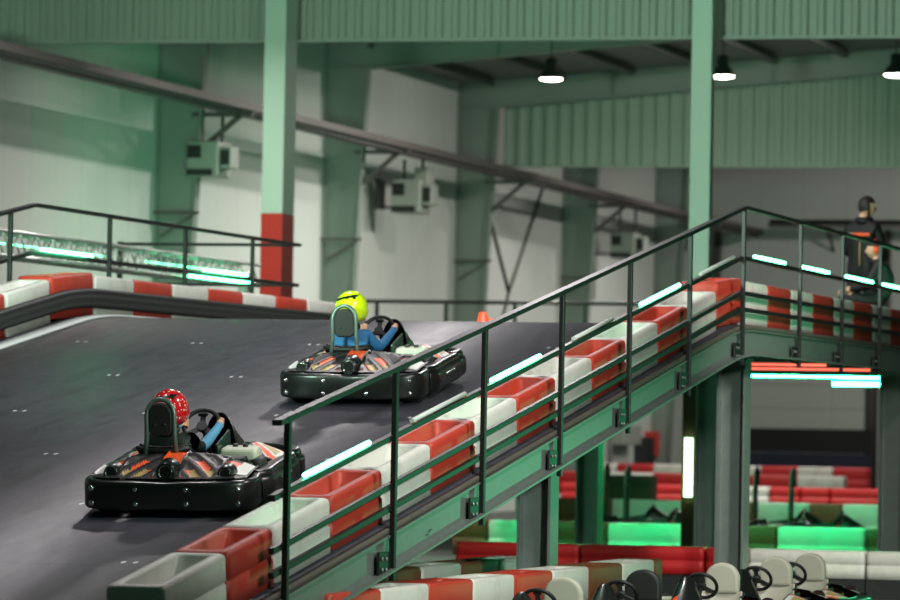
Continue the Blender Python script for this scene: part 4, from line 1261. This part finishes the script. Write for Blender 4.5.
for sx in (-1, 1): MB().ell(V((0.045, .015, 1.68)) + Mh @ V((sx * .088, -.01, 0)), (.022, .038, .042), 14, 10, 0, Mh).build('ear_cup', K_SHELL, t)

# sitting on the barrier, facing across the track
Xc = -9.42
pc = at_x(874, 300, Xc); zc = at_x(874, 249.5, Xc).z
seat_z = ZC + .455
t = thing('person', 'person in black sitting on the barrier with orange ear defenders, face in profile', 'person', (Xc + .07, pc.y, seat_z), (0, 0, PI / 2 + .1))
hh = zc - seat_z          # head centre above the seat
s_ = hh / .74
t.scale = (s_, s_, s_)
J = {'pelvis': ((0, -.10, .12), (.175, .135)), 'waist': ((0, -.09, .26), (.17, .13)), 'chest': ((0, -.04, .44), (.20, .14)), 'up': ((0, .0, .54), (.15, .11)), 'neck': ((0, .04, .61), (.058, .058)), 'head': ((0, .065, .69), (.055, .055)),
     'shL': ((-.19, .0, .53), .078), 'elL': ((-.25, .13, .29), .056), 'wrL': ((-.15, .35, .24), .042), 'haL': ((-.13, .41, .235), (.042, .030)),
     'shR': ((.19, .0, .53), .078), 'elR': ((.25, .13, .29), .056), 'wrR': ((.15, .35, .24), .042), 'haR': ((.13, .41, .235), (.042, .030)),
     'hipL': ((-.10, .0, .10), .10), 'knL': ((-.14, .48, .13), .075), 'anL': ((-.13, .44, -.33), .052), 'toL': ((-.14, .58, -.36), .042),
     'hipR': ((.10, .0, .10), .10), 'knR': ((.14, .48, .13), .075), 'anR': ((.13, .44, -.33), .052), 'toR': ((.14, .58, -.36), .042)}
Mh = Matrix.Rotation(.12, 3, 'Z')
def ex(mb_):
    head_into(mb_, (0, .075, .74), Mh)
    relaxed_hand(mb_, (-.125, .42, .235), (.2, 1, -.15), (1, -.2, 0), 1); relaxed_hand(mb_, (.125, .42, .235), (-.2, 1, -.15), (1, .2, 0), 1)
skin_body('body', J, bones, [JK, SKIN, EYE_W, EYE_D, LIP, TRS, MATS['black_shoes']], bmx, 'pelvis', t, ex)
m_ = MB(); m_.ell((0, .062, .752), (.086, .108, .114), 28, 20, 0, Mh, None, lambda d: 0 if d.z > .34 or (d.y < .22 and d.z > -.30) or (d.y < -.3 and d.z > -.6) else None); m_.build('hair', HAIR, t, thick=.008)
m_ = MB(); m_.sweep([V((0, .068, .74)) + Mh @ V((.104 * cos(a), 0, .128 * sin(a))) for a in [PI * k / 16 for k in range(17)]], rrect(.03, .016, .006), 0, up=(0, 1, 0)); m_.build('ear_defender_band', K_RED, t)
for sx in (-1, 1): MB().ell(V((0, .055, .735)) + Mh @ V((sx * .098, 0, -.005)), (.030, .042, .05), 14, 10, 0, Mh).build('ear_defender', K_ORANGE, t)
MB().torus((0, .05, .595), .075, .026, (0, .2, 1), 24, 8).build('collar', JK, t)
MB().ell((-.245, .06, .40), (.02, .03, .02), 10, 8).build('sleeve_light_patch', K_GREEN, t)  # green light on the sleeve, put in as a coloured lump

# ------------------------------------------------------------------ lights
def area(name, loc, target, size, energy, color, sy=None, spread=None):
    l = bpy.data.lights.new(name, 'AREA'); l.energy = energy; l.color = color
    l.shape = 'RECTANGLE' if sy else 'DISK'; l.size = size
    if sy: l.size_y = sy
    if spread: l.spread = spread
    o = bpy.data.objects.new(name, l); COL.objects.link(o); o.location = loc
    d = V(target) - V(loc); o.rotation_euler = d.to_track_quat('-Z', 'Y').to_euler()
    return o
WARM = (1.0, 0.93, 0.86)
GREEN = (0.10, 1.0, 0.42)
for yy_ in (52, 58, 65.2, 71, 76, 93.0, 101.5):
    area('hall_lamp', (XW + 5.0, yy_, 9.15), (XW + 4.0, yy_, 0), 0.3, 265, WARM, spread=2.25)
for yy_, e in ((83, 215), (96, 190)):
    area('bay_fill', (-12, yy_, 9.7), (-24.6, yy_ + 2, 3.8), 0.5, e, WARM, spread=2.0)  # off-frame fill added to brighten the farther side wall
for k, p in enumerate(lamps):
    area('pendant_lamp_light', (p.x, p.y, p.z - 0.06), (p.x, p.y, 0), 0.4, 330, WARM)
for xx, yy_, e in ((-12.5, 31, 190), (-13, 41, 280), (-13, 51, 420)):
    area('track_lamp', (xx, yy_, 8.9), (xx, yy_, 0), 0.8, e, (1.0, 0.94, 0.95))
area('pit_fill_lamp', (-4.5, 33, 7.5), (-8.5, 37, 0), 0.8, 420, WARM)
area('pit_fill_lamp', (-4.0, 41, 5.0), (-10, 47.6, 0.4), 0.8, 80, WARM, spread=1.2)  # unseen white fill added for the blocks under the crest
area('pit_fill_lamp', (-1.0, 25, 5.0), (-9.1, 36, 1.6), 1.0, 235, (0.86, 1.0, 0.88), spread=1.4)  # fill added from the camera side for the outer barrier faces
area('end_hall_lamp', (-16, 104, 8.8), (-18, 112, 2), 0.6, 340, WARM)
area('green_fill', (-21.8, 38, 2.0), (-18, 62, 9.0), 1.2, 125, (0.22, 1.0, 0.5))  # unseen green fill added to tint the front of the upper hall
area('hall_fill', (-14, 30, 4.2), (-14, 62.6, 9.6), 1.5, 480, (0.66, 1.0, 0.78), spread=1.2)  # pale green fill added out of view to lift the front cladding
area('green_fill', (-20.5, 65.5, 3.2), (-24.6, 80, 8.0), 1.2, 95, GREEN)  # green fill added low down to tint the side wall
area('green_fill', (-12, 68, 3.3), (-14, 86, 9.5), 1.2, 170, GREEN)  # green fill added to colour the far cladding and rafters
area('green_fill', (-4.5, 47, 1.2), (-9.1, 45, 2.8), 0.8, 75, GREEN)

w = bpy.data.worlds.new('hall_air'); w.use_nodes = True
w.node_tree.nodes['Background'].inputs[0].default_value = (0.35, 1.0, 0.62, 1)
w.node_tree.nodes['Background'].inputs[1].default_value = 0.035
SC.world = w

# ------------------------------------------------------------------ camera
cd = bpy.data.cameras.new('camera'); cam = bpy.data.objects.new('camera', cd); COL.objects.link(cam)
cd.sensor_width = 36.0; cd.lens = FPX / 900 * 36.0; cd.clip_end = 400
cam.matrix_world = Matrix(((RT.x, UP.x, -FW.x, EYE.x), (RT.y, UP.y, -FW.y, EYE.y), (RT.z, UP.z, -FW.z, EYE.z), (0, 0, 0, 1)))
cd.dof.use_dof = True; cd.dof.focus_distance = 35.0; cd.dof.aperture_fstop = 2.8
SC.camera = cam
SC.view_settings.view_transform = 'Standard'; SC.view_settings.look = 'None'
SC.view_settings.gamma = 1.0; SC.view_settings.exposure = 0.05; SC.view_settings.use_curve_mapping = False
